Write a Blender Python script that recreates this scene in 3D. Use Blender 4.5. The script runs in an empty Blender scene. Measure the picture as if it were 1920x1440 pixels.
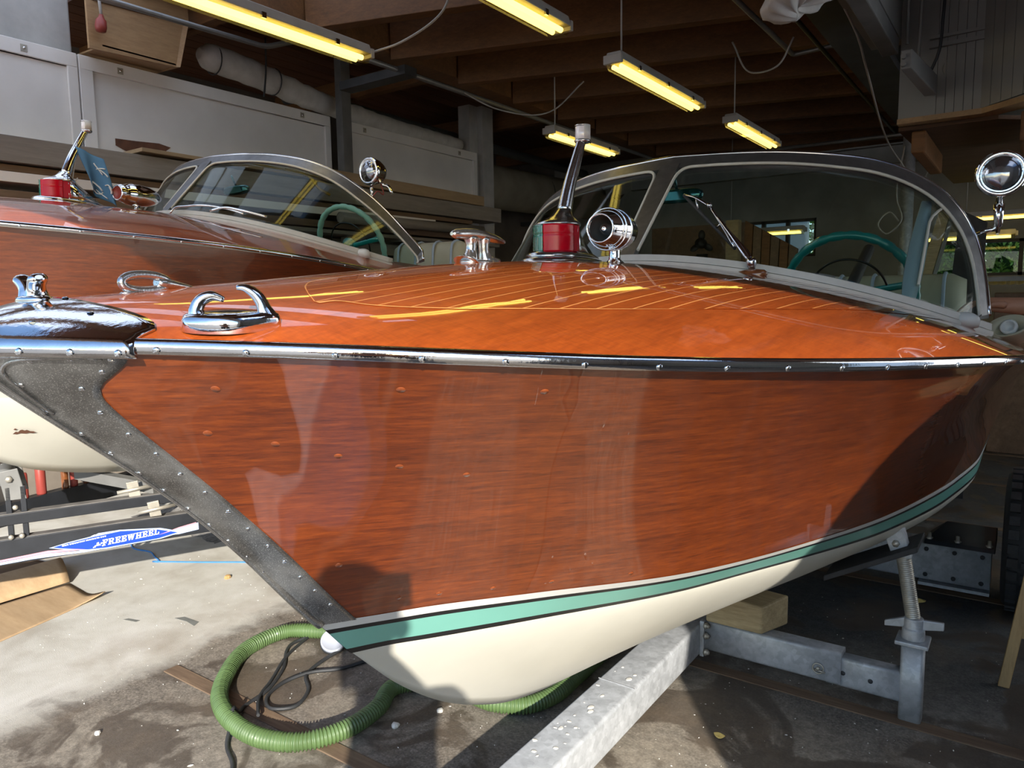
import bpy, math, random
import numpy as np
from mathutils import Vector, Matrix
random.seed(7)
RNG = np.random.default_rng(11)
SC = bpy.context.scene
COL = SC.collection
PI = math.pi

# ------------------------------------------------------------------ camera, sky, sun, exposure
cam_d = bpy.data.cameras.new('camera')
cam_d.sensor_width = 36.0
cam_d.lens = 1380.0 * 36.0 / 1920.0
cam_d.clip_start = 0.02
cam_d.clip_end = 300
cam = bpy.data.objects.new('camera', cam_d)
COL.objects.link(cam)
# rows = world axes seen in camera space (right, up, back)
CAM_R = Matrix(((0.8174, -0.0532, 0.5736), (0.5759, 0.1013, -0.8112), (-0.0149, 0.9934, 0.1134)))
q = CAM_R.to_quaternion(); q.normalize()
cam.rotation_mode = 'QUATERNION'
cam.rotation_quaternion = q
cam.location = (0, 0, 1.5)
SC.camera = cam

SUN_EL = math.radians(20.6)
SUN_AZ = math.radians(42.0)          # light travels towards -X, +Y
SUN_STRENGTH = 6.8
SKY_STRENGTH = 0.24
w = bpy.data.worlds.new('sky'); SC.world = w; w.use_nodes = True
nt = w.node_tree; nt.nodes.clear()
sky = nt.nodes.new('ShaderNodeTexSky'); sky.sky_type = 'NISHITA'; sky.sun_disc = False
sky.sun_elevation = SUN_EL; sky.sun_rotation = PI - SUN_AZ
sky.air_density = 1.0; sky.dust_density = 0.3; sky.ozone_density = 3.0
bg = nt.nodes.new('ShaderNodeBackground'); bg.inputs[1].default_value = SKY_STRENGTH
wo = nt.nodes.new('ShaderNodeOutputWorld')
nt.links.new(sky.outputs[0], bg.inputs[0]); nt.links.new(bg.outputs[0], wo.inputs[0])
sd = bpy.data.lights.new('sun', 'SUN'); sd.energy = SUN_STRENGTH; sd.angle = math.radians(0.55); sd.color = (1.0, 0.93, 0.82)
sun = bpy.data.objects.new('sun', sd); COL.objects.link(sun)
sdir = Vector((-math.sin(SUN_AZ)*math.cos(SUN_EL), math.cos(SUN_AZ)*math.cos(SUN_EL), -math.sin(SUN_EL)))
sun.rotation_euler = sdir.to_track_quat('-Z', 'Y').to_euler()
sun.location = (6, -8, 6)
vs = SC.view_settings
SC.display_settings.display_device = 'sRGB'
vs.view_transform = 'Standard'; vs.look = 'None'; vs.gamma = 1.0; vs.use_curve_mapping = False
vs.exposure = 0.38
SC.cycles.use_denoising = True
SC.cycles.max_bounces = 10; SC.cycles.diffuse_bounces = 5; SC.cycles.glossy_bounces = 5
SC.cycles.transparent_max_bounces = 12; SC.cycles.sample_clamp_indirect = 6.0
SC.cycles.caustics_reflective = False; SC.cycles.caustics_refractive = False
LAMP_STRENGTH = 3.6

# ------------------------------------------------------------------ materials
def _mat(name):
    m = bpy.data.materials.new(name); m.use_nodes = True
    nt = m.node_tree; nt.nodes.clear()
    out = nt.nodes.new('ShaderNodeOutputMaterial')
    b = nt.nodes.new('ShaderNodeBsdfPrincipled')
    nt.links.new(b.outputs[0], out.inputs[0])
    return m, nt, b
def _tc(nt, scale, kind='Object'):
    tc = nt.nodes.new('ShaderNodeTexCoord'); mp = nt.nodes.new('ShaderNodeMapping')
    mp.inputs['Scale'].default_value = scale
    nt.links.new(tc.outputs[kind], mp.inputs[0]); return mp.outputs[0]
def _noise(nt, vec, scale, detail=4, rough=.55, dist=0.0):
    n = nt.nodes.new('ShaderNodeTexNoise'); n.inputs['Scale'].default_value = scale
    n.inputs['Detail'].default_value = detail; n.inputs['Roughness'].default_value = rough
    n.inputs['Distortion'].default_value = dist
    nt.links.new(vec, n.inputs['Vector']); return n.outputs[0]
def _ramp(nt, fac, stops):
    r = nt.nodes.new('ShaderNodeValToRGB'); e = r.color_ramp.elements
    while len(e) < len(stops): e.new(0.5)
    for i, (p, c) in enumerate(stops):
        e[i].position = p; e[i].color = (c[0], c[1], c[2], 1) if not isinstance(c, (int, float)) else (c, c, c, 1)
    nt.links.new(fac, r.inputs[0]); return r.outputs[0]
def _mix(nt, fac, a, b):
    m = nt.nodes.new('ShaderNodeMix'); m.data_type = 'RGBA'
    for s, v in ((0, fac), (6, a), (7, b)):
        if hasattr(v, 'links') or hasattr(v, 'is_linked'): nt.links.new(v, m.inputs[s])
        elif s == 0: m.inputs[0].default_value = v
        else: m.inputs[s].default_value = (*v, 1)
    return m.outputs[2]
def _bump(nt, b, h, strength, dist=.01):
    bp = nt.nodes.new('ShaderNodeBump'); bp.inputs['Strength'].default_value = strength; bp.inputs['Distance'].default_value = dist
    nt.links.new(h, bp.inputs['Height']); nt.links.new(bp.outputs[0], b.inputs['Normal'])
def mat(name, col, rough=.5, metal=0., var=.12, vscale=6., bump=0., bscale=40., coat=0., stretch=(1, 1, 1), spec=.5):
    m, nt, b = _mat(name)
    v = _tc(nt, stretch)
    n = _noise(nt, v, vscale, 5)
    lo = tuple(max(0, c*(1-var)) for c in col); hi = tuple(min(1, c*(1+var)) for c in col)
    nt.links.new(_ramp(nt, n, [(.3, lo), (.7, hi)]), b.inputs['Base Color'])
    b.inputs['Roughness'].default_value = rough; b.inputs['Metallic'].default_value = metal
    b.inputs['Coat Weight'].default_value = coat; b.inputs['Coat Roughness'].default_value = .03
    b.inputs['Specular IOR Level'].default_value = spec
    if bump: _bump(nt, b, _noise(nt, v, bscale, 4), bump, .004)
    return m
def wood(name, dark, mid, light, rough=.4, coat=0., axis=1, fine=60., coarse=5., stretch=14., coat_rough=.015, bump=0., fig=0.0, spec=.5, side=0):
    m, nt, b = _mat(name)
    s = [1., 1., 1.]; s[axis] = 1./stretch
    if side: s[0] = 1./side
    v = _tc(nt, tuple(s))
    n1 = _noise(nt, v, fine, 6, .65, .3)
    n2 = _noise(nt, v, coarse, 3, .5, .6)
    n0 = _noise(nt, v, fine*3.2, 4, .7)
    mm = nt.nodes.new('ShaderNodeMath'); mm.operation = 'MULTIPLY_ADD'; mm.inputs[1].default_value = .45; nt.links.new(n0, mm.inputs[0])
    m3 = nt.nodes.new('ShaderNodeMath'); m3.operation = 'MULTIPLY'; m3.inputs[1].default_value = .55; nt.links.new(n1, m3.inputs[0]); nt.links.new(m3.outputs[0], mm.inputs[2])
    base = _ramp(nt, mm.outputs[0], [(.32, dark), (.5, mid), (.68, light)])
    tone = _ramp(nt, n2, [(.3, .74), (.7, 1.18)])
    mx = nt.nodes.new('ShaderNodeMix'); mx.data_type = 'RGBA'; mx.blend_type = 'MULTIPLY'; mx.inputs[0].default_value = 1
    nt.links.new(base, mx.inputs[6]); nt.links.new(tone, mx.inputs[7])
    colr = mx.outputs[2]
    if fig:                       # cross-grain ripple of figured mahogany
        v2 = _tc(nt, (3., 22., 8.))
        n3 = _noise(nt, v2, 7, 3, .6, 1.0)
        f = _ramp(nt, n3, [(.35, 1-fig), (.65, 1+fig)])
        m2 = nt.nodes.new('ShaderNodeMix'); m2.data_type = 'RGBA'; m2.blend_type = 'MULTIPLY'; m2.inputs[0].default_value = 1
        nt.links.new(colr, m2.inputs[6]); nt.links.new(f, m2.inputs[7]); colr = m2.outputs[2]
    nt.links.new(colr, b.inputs['Base Color'])
    b.inputs['Roughness'].default_value = rough
    b.inputs['Coat Weight'].default_value = coat; b.inputs['Coat Roughness'].default_value = coat_rough
    b.inputs['Specular IOR Level'].default_value = spec
    if bump: _bump(nt, b, n1, bump, .003)
    return m
def glass(name, tint, gloss=.025, alpha=.0):
    m = bpy.data.materials.new(name); m.use_nodes = True; nt = m.node_tree; nt.nodes.clear()
    out = nt.nodes.new('ShaderNodeOutputMaterial'); mx = nt.nodes.new('ShaderNodeMixShader')
    tr = nt.nodes.new('ShaderNodeBsdfTransparent'); tr.inputs[0].default_value = (*tint, 1)
    gl = nt.nodes.new('ShaderNodeBsdfGlossy'); gl.inputs['Roughness'].default_value = .01
    lw = nt.nodes.new('ShaderNodeLayerWeight'); lw.inputs[0].default_value = .5
    pw = nt.nodes.new('ShaderNodeMath'); pw.operation = 'POWER'; pw.inputs[1].default_value = 5; nt.links.new(lw.outputs['Facing'], pw.inputs[0])
    fr = nt.nodes.new('ShaderNodeMath'); fr.operation = 'MULTIPLY_ADD'; fr.inputs[1].default_value = .8; fr.inputs[2].default_value = gloss; nt.links.new(pw.outputs[0], fr.inputs[0])
    nt.links.new(fr.outputs[0], mx.inputs[0]); nt.links.new(tr.outputs[0], mx.inputs[1]); nt.links.new(gl.outputs[0], mx.inputs[2])
    nt.links.new(mx.outputs[0], out.inputs[0]); return m
def emit(name, col, strength):
    m = bpy.data.materials.new(name); m.use_nodes = True; nt = m.node_tree; nt.nodes.clear()
    out = nt.nodes.new('ShaderNodeOutputMaterial'); e = nt.nodes.new('ShaderNodeEmission')
    e.inputs[0].default_value = (*col, 1); e.inputs[1].default_value = strength
    nt.links.new(e.outputs[0], out.inputs[0]); return m

M = {}
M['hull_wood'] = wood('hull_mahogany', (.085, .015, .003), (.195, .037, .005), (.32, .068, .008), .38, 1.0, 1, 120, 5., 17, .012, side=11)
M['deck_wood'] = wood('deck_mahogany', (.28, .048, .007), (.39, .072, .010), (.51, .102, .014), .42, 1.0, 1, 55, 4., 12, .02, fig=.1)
M['seam'] = mat('maple_inlay', (.85, .36, .11), .4, coat=1.0)
M['chrome'] = mat('chrome', (.78, .78, .79), .06, 1., .05, 30, .05, 120)
M['chrome_pitted'] = None
def pitted(name, base, rough, spk, scale=260., bumpy=.12, var=.72):
    m, nt, b = _mat(name)
    v = _tc(nt, (1, 1, 1))
    n = _noise(nt, v, scale, 2, .6); n2 = _noise(nt, v, 9, 4, .6)
    sp = _ramp(nt, n, [(.56, 0.), (.66, 1.)])
    c = _mix(nt, sp, _ramp(nt, n2, [(.35, tuple(k*var for k in base)), (.65, base)]), spk)
    nt.links.new(c, b.inputs['Base Color'])
    b.inputs['Metallic'].default_value = .95
    nt.links.new(_ramp(nt, n2, [(.35, rough*.8), (.65, rough*1.35)]), b.inputs['Roughness'])
    _bump(nt, b, n, bumpy, .001)
    return m
M['chrome_pitted'] = pitted('weathered_chrome', (.62, .62, .62), .10, (.35, .35, .34), 420, .25)
M['stem_metal'] = pitted('dull_stem_plate', (.50, .50, .49), .34, (.80, .80, .78), 520, .3, .5)
M['frame_metal'] = mat('brushed_grey_frame', (.19, .19, .195), .42, .85, .15, 30)
M['frame_bright'] = mat('bright_frame_edge', (.6, .6, .62), .15, 1., .05, 30)
M['gasket'] = mat('cream_gasket', (.58, .56, .50), .55, 0, .05, 20)
M['cream'] = mat('cream_bottom_paint', (.53, .515, .45), .38, 0, .05, 5, .05, 30)
M['white'] = mat('white_paint', (.60, .60, .58), .35, 0, .04, 8)
M['coaming'] = mat('grey_white_coaming', (.56, .555, .52), .5, 0, .06, 30, .1, 60, stretch=(1, .2, 1))
M['turq'] = mat('turquoise_paint', (.17, .42, .355), .3, 0, .05, 5, coat=.3)
M['black'] = mat('black_paint', (.012, .012, .013), .35, 0, .2, 8)
M['rubber'] = mat('black_rubber', (.028, .028, .03), .75, 0, .3, 20, .3, 80)
M['glass'] = glass('windscreen_glass', (.80, .87, .84))
M['red_lens'] = mat('red_lens', (.56, .002, .016), .22, 0, .06, 30, 0, spec=.35)
M['green_lens'] = mat('green_lens', (.01, .16, .10), .08, 0, .1, 30, coat=1.)
M['clear_lens'] = mat('clear_lens', (.78, .76, .80), .12, 0, .06, 60, coat=1.)
M['teal'] = mat('teal_plastic', (.012, .26, .27), .3, 0, .12, 12, coat=.6)
M['teal_pale'] = mat('faded_teal_plastic', (.34, .56, .50), .4, 0, .08, 12)
M['cream_vinyl'] = mat('cream_vinyl', (.44, .41, .30), .5, 0, .08, 6)
M['vinyl_blue'] = mat('pale_blue_piping', (.42, .50, .62), .45, 0, .05, 6)
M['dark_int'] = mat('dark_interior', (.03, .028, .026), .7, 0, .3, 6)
M['galv'] = None
def galvanised(name, base, rough=.45):
    m, nt, b = _mat(name)
    v = _tc(nt, (1, 1, 1))
    vo = nt.nodes.new('ShaderNodeTexVoronoi'); vo.inputs['Scale'].default_value = 60
    nt.links.new(v, vo.inputs['Vector'])
    n = _noise(nt, v, 18, 5, .6)
    c = _mix(nt, _ramp(nt, n, [(.3, 0.), (.7, 1.)]), tuple(k*.8 for k in base), tuple(min(1, k*1.15) for k in base))
    hs = nt.nodes.new('ShaderNodeMix'); hs.data_type = 'RGBA'; hs.blend_type = 'MULTIPLY'; hs.inputs[0].default_value = .25
    bw_ = nt.nodes.new('ShaderNodeRGBToBW'); nt.links.new(vo.outputs['Color'], bw_.inputs[0])
    nt.links.new(c, hs.inputs[6]); nt.links.new(bw_.outputs[0], hs.inputs[7])
    nt.links.new(hs.outputs[2], b.inputs['Base Color'])
    b.inputs['Metallic'].default_value = .35; b.inputs['Roughness'].default_value = rough
    return m
M['galv'] = galvanised('galvanised_steel', (.50, .52, .545), .5)
M['steel_dark'] = mat('dark_painted_steel', (.045, .047, .05), .5, .2, .3, 6)
M['steel_grey'] = mat('grey_painted_steel', (.17, .17, .165), .5, .1, .25, 5)
M['trailer_black'] = mat('black_trailer_paint', (.018, .02, .025), .35, 0, .3, 10, coat=.2)
M['dusty_black'] = mat('dusty_black_paint', (.16, .15, .14), .6, 0, .3, 14)
M['zinc'] = mat('zinc_plate', (.45, .42, .36), .45, .6, .2, 20)
M['timber'] = wood('fir_timber', (.10, .042, .012), (.155, .066, .019), (.215, .093, .028), .65, 0, 0, 40, 3., 12, bump=.1)
M['boards'] = wood('roof_boards', (.06, .02, .008), (.10, .035, .013), (.14, .052, .019), .7, 0, 1, 40, 4., 12)
M['ply'] = wood('plywood', (.26, .15, .07), (.33, .20, .095), (.40, .25, .12), .6, 0, 1, 25, 3., 6)
M['block_wood'] = wood('pale_weathered_wood', (.24, .175, .09), (.36, .27, .145), (.48, .37, .21), .7, 0, 0, 60, 6., 10, bump=.2)
M['leg_wood'] = wood('pale_pine', (.38, .23, .09), (.50, .31, .13), (.60, .39, .17), .5, 0, 2, 60, 6., 10)
M['shelf_grey'] = wood('dusty_grey_board', (.21, .19, .165), (.26, .235, .205), (.31, .285, .25), .7, 0, 1, 20, 3., 10)
M['shelf_brown'] = wood('dusty_brown_board', (.12, .075, .045), (.17, .105, .06), (.22, .14, .085), .7, 0, 1, 20, 3., 10)
M['shelf_tan'] = wood('tan_board', (.30, .21, .12), (.36, .26, .15), (.42, .31, .19), .7, 0, 1, 20, 3., 10)
M['panel_white'] = mat('white_panel_paint', (.78, .755, .72), .45, 0, .06, 3)
M['panel_tear'] = mat('brown_bare_board', (.13, .055, .03), .75, 0, .3, 15)
M['clad'] = mat('white_wall_cladding', (.24, .235, .22), .55, 0, .08, 4)
M['concrete_col'] = mat('whitewashed_concrete', (.42, .41, .39), .8, 0, .12, 7, .25, 40)
M['wall'] = mat('dark_workshop_wall', (.17, .145, .12), .85, 0, .3, 2.5)
M['wall_grey'] = mat('grey_workshop_wall', (.30, .295, .27), .85, 0, .2, 2.5)
M['outer_wall'] = mat('weathered_render', (.55, .50, .43), .85, 0, .12, 2.)
M['roll'] = mat('wrapped_cloth', (.55, .53, .50), .8, 0, .14, 9, .8, 14)
M['duct'] = mat('beige_canvas_roll', (.30, .26, .19), .8, 0, .15, 4, .3, 12)
M['pvc'] = mat('dark_grey_pipe', (.055, .06, .065), .35, 0, .15, 6)
M['conduit'] = mat('grey_conduit', (.24, .24, .235), .4, .5, .1, 20)
M['cable_white'] = mat('pale_cable', (.40, .38, .35), .6, 0, .1, 20)
M['cable_dark'] = mat('dark_cable', (.03, .032, .035), .55, 0, .2, 20)
M['lamp_body'] = mat('grey_lamp_housing', (.42, .39, .35), .5, 0, .1, 10)
M['diffuser'] = glass('lamp_diffuser', (.93, .88, .70))
M['tube'] = emit('fluorescent_tube', (1.0, .76, .18), LAMP_STRENGTH)
M['card'] = wood('kraft_cardboard', (.45, .30, .165), (.51, .35, .20), (.57, .40, .235), .8, 0, 0, 18, 3., 5)
M['hose'] = mat('green_hose', (.085, .145, .05), .5, 0, .15, 10, coat=.2)
M['lid'] = mat('white_plastic_lid', (.40, .43, .50), .4, 0, .03, 8)
M['cord_blue'] = mat('blue_cord', (.05, .22, .55), .6, 0, .1, 20)
M['tape'] = mat('grey_tape', (.20, .205, .19), .5, 0, .1, 20)
M['stone'] = mat('pale_stone_chip', (.72, .70, .64), .8, 0, .1, 20)
M['red_plastic'] = mat('red_plastic', (.27, .045, .035), .4, 0, .1, 10)
M['flag'] = mat('blue_cloth', (.075, .20, .36), .8, 0, .1, 12)
M['flag_white'] = mat('white_print', (.75, .77, .78), .8, 0, .04, 12)
M['decal_blue'] = mat('blue_decal', (.012, .06, .62), .35, 0, .05, 12)
M['decal_pink'] = mat('pink_decal', (.72, .30, .36), .4, 0, .05, 12)
M['decal_pale'] = mat('pale_blue_decal', (.45, .56, .85), .4, 0, .05, 12)
M['decal_white'] = mat('white_decal', (.82, .83, .85), .4, 0, .02, 12)
M['skin'] = mat('skin', (.42, .20, .125), .55, 0, .1, 12)
M['hair'] = mat('dark_hair', (.03, .02, .015), .6, 0, .2, 60)
M['shirt'] = mat('grey_shirt', (.12, .13, .15), .8, 0, .1, 10)
M['trousers'] = mat('dark_trousers', (.035, .038, .05), .8, 0, .1, 10)
M['shoe'] = mat('dark_shoe', (.02, .018, .016), .6, 0, .1, 10)
M['leaf'] = mat('hedge_leaf', (.22, .38, .05), .55, 0, .5, 3)
M['leaf_dry'] = mat('dry_leaf', (.55, .40, .12), .7, 0, .2, 20)
M['bark'] = mat('bark', (.12, .08, .05), .9, 0, .2, 20)
M['yellow_strap'] = mat('yellow_strap', (.36, .24, .04), .6, 0, .1, 20)
M['mud'] = mat('grey_shingle', (.20, .19, .18), .9, 0, .4, 40, .8, 60)

# ------------------------------------------------------------------ mesh helpers
class MB:
    def __init__(s): s.v = []; s.f = []; s.sm = []
    def add(s, vs, fs, smooth=True):
        n = len(s.v); s.v.extend([tuple(float(c) for c in p) for p in vs])
        s.f.extend([tuple(i+n for i in f) for f in fs]); s.sm.extend([smooth]*len(fs)); return s
    def box(s, lo, hi, R=None, c=None):
        x0, y0, z0 = lo; x1, y1, z1 = hi
        P = np.array([(x, y, z) for x in (x0, x1) for y in (y0, y1) for z in (z0, z1)], float)
        if R is not None:
            c = np.array(c if c is not None else P.mean(0)); P = (P-c) @ np.array(R).T + c
        return s.add(P, [(0, 1, 3, 2), (4, 6, 7, 5), (0, 4, 5, 1), (2, 3, 7, 6), (0, 2, 6, 4), (1, 5, 7, 3)], False)
    def hull8(s, bottom, top):          # two quads -> hexahedron
        return s.add(list(bottom)+list(top), [(3, 2, 1, 0), (4, 5, 6, 7), (0, 1, 5, 4), (1, 2, 6, 5), (2, 3, 7, 6), (3, 0, 4, 7)], False)
    def loft(s, rings, closed=True, caps=True, smooth=True, loop=False):
        rings = [np.asarray(r, float) for r in rings]; k = len(rings[0]); n = len(rings)
        fs = []
        for i in range(n if loop else n-1):
            j = (i+1) % n
            for a in range(k if closed else k-1):
                b = (a+1) % k
                fs.append((i*k+a, i*k+b, j*k+b, j*k+a))
        s.add(np.concatenate(rings), fs, smooth)
        if caps and closed and not loop:
            s.add(rings[0], [tuple(range(k))[::-1]], False); s.add(rings[-1], [tuple(range(k))], False)
        return s
    def tube(s, path, r, seg=10, caps=True, loop=False, squash=1.0, up=None):
        P = np.asarray(path, float); n = len(P)
        rr = np.full(n, r) if np.isscalar(r) else np.asarray(r, float)
        if loop: T = np.roll(P, -1, 0)-np.roll(P, 1, 0)
        else: T = np.gradient(P, axis=0)
        T /= np.maximum(np.linalg.norm(T, axis=1), 1e-9)[:, None]
        u = np.array(up if up is not None else ((0, 0, 1) if abs(T[0][2]) < .9 else (1, 0, 0)), float)
        rings = []
        for i in range(n):
            u = u - T[i]*np.dot(u, T[i]); u /= max(np.linalg.norm(u), 1e-9); v = np.cross(T[i], u)
            a = np.linspace(0, 2*PI, seg, endpoint=False)
            rings.append(P[i]+rr[i]*(np.cos(a)[:, None]*v+np.sin(a)[:, None]*u*squash))
        return s.loft(rings, True, caps and not loop, True, loop)
    def lathe(s, prof, origin=(0, 0, 0), axis=(0, 0, 1), seg=24, up=None, squash=(1, 1), caps=True):
        a = np.array(axis, float); a /= np.linalg.norm(a)
        u = np.array(up if up is not None else ((1, 0, 0) if abs(a[0]) < .9 else (0, 1, 0)), float)
        u -= a*np.dot(u, a); u /= np.linalg.norm(u); v = np.cross(a, u)
        t = np.linspace(0, 2*PI, seg, endpoint=False)
        rings = [np.array(origin)+a*h+r*(np.cos(t)[:, None]*u*squash[0]+np.sin(t)[:, None]*v*squash[1]) for r, h in prof]
        return s.loft(rings, True, caps)
    def grid(s, A, smooth=True, flip=False):
        A = np.asarray(A, float); n, m = A.shape[:2]
        fs = []
        for i in range(n-1):
            for j in range(m-1):
                f = (i*m+j, (i+1)*m+j, (i+1)*m+j+1, i*m+j+1)
                fs.append(f[::-1] if flip else f)
        return s.add(A.reshape(-1, 3), fs, smooth)
    def prism(s, poly, vec):            # 3-D polygon swept along vec
        P = np.asarray(poly, float); n = len(P); Q = P+np.asarray(vec, float)
        fs = [tuple(range(n))[::-1], tuple(range(n, 2*n))]+[(i, (i+1) % n, (i+1) % n+n, i+n) for i in range(n)]
        return s.add(np.concatenate([P, Q]), fs, False)
def build(name, mb, m, parent=None, bevel=0., kind=None, label=None, cat=None, group=None, solid=0., recalc=True, off=None):
    me = bpy.data.meshes.new(name); me.from_pydata(mb.v, [], mb.f); me.update()
    me.polygons.foreach_set('use_smooth', mb.sm)
    if recalc:
        import bmesh
        b = bmesh.new(); b.from_mesh(me); bmesh.ops.remove_doubles(b, verts=b.verts, dist=1e-6)
        bmesh.ops.recalc_face_normals(b, faces=b.faces); b.to_mesh(me); b.free()
    me.materials.append(M[m] if isinstance(m, str) else m)
    o = bpy.data.objects.new(name, me); COL.objects.link(o)
    if parent is not None:
        o.parent = parent
        if off is not None: o.location = off
        elif parent.type == 'EMPTY': o.location = parent.get('child_off', tuple(-c for c in parent.location))
    if bevel:
        bv = o.modifiers.new('bevel', 'BEVEL'); bv.width = bevel; bv.segments = 2; bv.limit_method = 'ANGLE'
    if solid:
        so = o.modifiers.new('solid', 'SOLIDIFY'); so.thickness = solid; so.offset = -1
    tag(o, label, cat, group, kind)
    return o
def tag(o, label=None, cat=None, group=None, kind=None):
    if label: o['label'] = label
    if cat: o['category'] = cat
    if group: o['group'] = group
    if kind: o['kind'] = kind
    return o
def thing(name, label, cat, loc=(0, 0, 0), group=None, kind=None):
    o = bpy.data.objects.new(name, None); COL.objects.link(o); o.location = loc; o.empty_display_size = .1
    return tag(o, label, cat, group, kind)
def struct(name, mb, m, label=None, parent=None, bevel=0.):
    return build(name, mb, m, parent, bevel, 'structure' if parent is None else None, label)
def copy_tree(o, parent=None):
    c = o.copy(); COL.objects.link(c); c.parent = parent
    for ch in list(o.children): copy_tree(ch, c)
    return c
def rotz(a): c, s = math.cos(a), math.sin(a); return np.array([[c, -s, 0], [s, c, 0], [0, 0, 1.]])
def roty(a): c, s = math.cos(a), math.sin(a); return np.array([[c, 0, s], [0, 1, 0], [-s, 0, c]])
def rotx(a): c, s = math.cos(a), math.sin(a); return np.array([[1, 0, 0], [0, c, -s], [0, s, c]])
def spline(pts, n=40):
    P = np.asarray(pts, float); d = np.r_[0, np.cumsum(np.linalg.norm(np.diff(P, axis=0), axis=1))]
    t = np.linspace(0, d[-1], n); k = np.clip(np.searchsorted(d, t, side='right')-1, 0, len(P)-2)
    m = np.gradient(P, d, axis=0); h = (d[k+1]-d[k])[:, None]; u = ((t-d[k])/(d[k+1]-d[k]))[:, None]
    return (2*u**3-3*u**2+1)*P[k]+(u**3-2*u**2+u)*h*m[k]+(-2*u**3+3*u**2)*P[k+1]+(u**3-u**2)*h*m[k+1]
def fillet(poly, r, n=6):
    P = [np.asarray(p, float) for p in poly]; out = [P[0]]
    for a, b, c in zip(P[:-2], P[1:-1], P[2:]):
        d1 = a-b; d2 = c-b; l1 = np.linalg.norm(d1); l2 = np.linalg.norm(d2); rr = min(r, l1*.45, l2*.45)
        p = b+d1/l1*rr; q = b+d2/l2*rr
        for t in np.linspace(0, 1, n): out.append((1-t)**2*p+2*t*(1-t)*b+t*t*q)
    out.append(P[-1]); return np.array(out)

# ------------------------------------------------------------------ the shape of the speedboats (lateral x, aft y, up z)
def pchip(xs,ys):
    xs=np.array(xs,float);ys=np.array(ys,float)
    h=np.diff(xs);d=np.diff(ys)/h;n=len(xs);m=np.zeros(n)
    m[0]=d[0];m[-1]=d[-1]
    for i in range(1,n-1):
        m[i]=0 if d[i-1]*d[i]<=0 else (3*(h[i-1]+h[i]))/((2*h[i]+h[i-1])/d[i-1]+(h[i]+2*h[i-1])/d[i])
    def f(x):
        x=np.clip(np.asarray(x,float),xs[0],xs[-1])
        k=np.clip(np.searchsorted(xs,x,side='right')-1,0,n-2);t=(x-xs[k])/h[k]
        return (2*t**3-3*t**2+1)*ys[k]+(t**3-2*t**2+t)*h[k]*m[k]+(-2*t**3+3*t**2)*ys[k+1]+(t**3-t**2)*h[k]*m[k+1]
    return f
RY=[.335,.35,.39,.44,.484,.549,.618,.689,.763,.842,.923,1.008,1.097,1.19,1.283,1.38,1.479,1.579,1.68,1.784,2.1,2.6,3.2,4.2,5.4]
RB=[0,.055,.122,.185,.233,.317,.397,.475,.549,.619,.687,.75,.808,.862,.91,.952,.99,1.024,1.054,1.078,1.115,1.13,1.13,1.08,.98]
rail_b=pchip(RY,RB)
rail_z=pchip([.335,.48,1.0,1.784,2.2,2.7,3.2,5.4],[1.458,1.449,1.405,1.365,1.34,1.305,1.285,1.27])
zc=pchip([.335,.37,.45,.6,.8,1.0,1.2,1.4,1.7,2.0,2.3,3.0,5.4],[1.466,1.484,1.507,1.523,1.541,1.559,1.576,1.590,1.603,1.608,1.609,1.605,1.53])
def crown(Y): return zc(Y)-rail_z(Y)-.008
PW=1.8
def deck_z(b,Y):
    rb=np.maximum(rail_b(Y),1e-4)
    u=np.clip(np.abs(b)/rb,0,1)
    return rail_z(Y)+.008+crown(Y)*(1-u**PW)
G=lambda t: np.asarray(t,float)**1.8
W_Y=[.895,.99,1.086,1.28,1.593,1.79,2.0,2.46,2.87,3.25,3.95,4.7,5.42]
W_B=[0,.055,.109,.243,.457,.546,.621,.755,.832,.884,.935,.94,.90]
wl_b=pchip(W_Y,W_B)
def wl_z(Y): return .88-.04*(Y-.9)
B_Y=[.972,1.05,1.115,1.335,1.71,1.94,2.16,2.6,3.3,4.0,5.42]
B_B=[0,.037,.078,.206,.41,.50,.586,.735,.868,.925,.89]
bt_b=pchip(B_Y,B_B)
def bt_z(Y): return .793-.04*(Y-.9)
k_z=pchip([.972,1.109,1.25,1.392,1.532,1.8,2.33,3.0,5.42],[.793,.659,.553,.476,.42,.36,.30,.27,.25])
def topside(t,v):
    t,v=np.broadcast_arrays(np.asarray(t,float),np.asarray(v,float))
    g=G(t)
    yr=.335+5.065*g; yw=.895+4.505*g
    R=np.stack([rail_b(yr),yr,rail_z(yr)],-1); Wl=np.stack([wl_b(yw),yw,wl_z(yw)],-1)
    P=R*(1-v[...,None])+Wl*v[...,None]
    # slight concave flare forward
    fl=(.035*np.sin(np.pi*v)*np.clip(t/.25,0,1)+.032*np.sin(np.pi*v**.6)*np.clip((t-.15)/.25,0,1))*np.clip((.85-t)/.4,0,1)
    P[...,0]-=fl
    P[...,1]+=.034*np.sin(np.pi*v)**1.6*(1-np.clip(t/.3,0,1))**2
    return P
yb = pchip([0,.2,.4,.6,.8,.95,1.05],[2.2,2.21,2.25,2.33,2.48,2.7,2.9])
def wl_pt(t): y=.895+4.505*G(t); return np.stack([wl_b(y),y,wl_z(y)],-1)
def bt_pt(t): y=.972+4.448*G(t); return np.stack([bt_b(y),y,bt_z(y)],-1)
def top_n(t, v, e=1e-3):              # outward normal of the port topside
    a = topside(np.clip(t+e,0,1),v)-topside(np.clip(t-e,0,1),v); b = topside(t,np.clip(v+e,0,1))-topside(t,np.clip(v-e,0,1))
    n = np.cross(b, a); n /= np.maximum(np.linalg.norm(n,axis=-1),1e-9)[...,None]
    return np.where(n[...,:1] < 0, -n, n)
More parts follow.
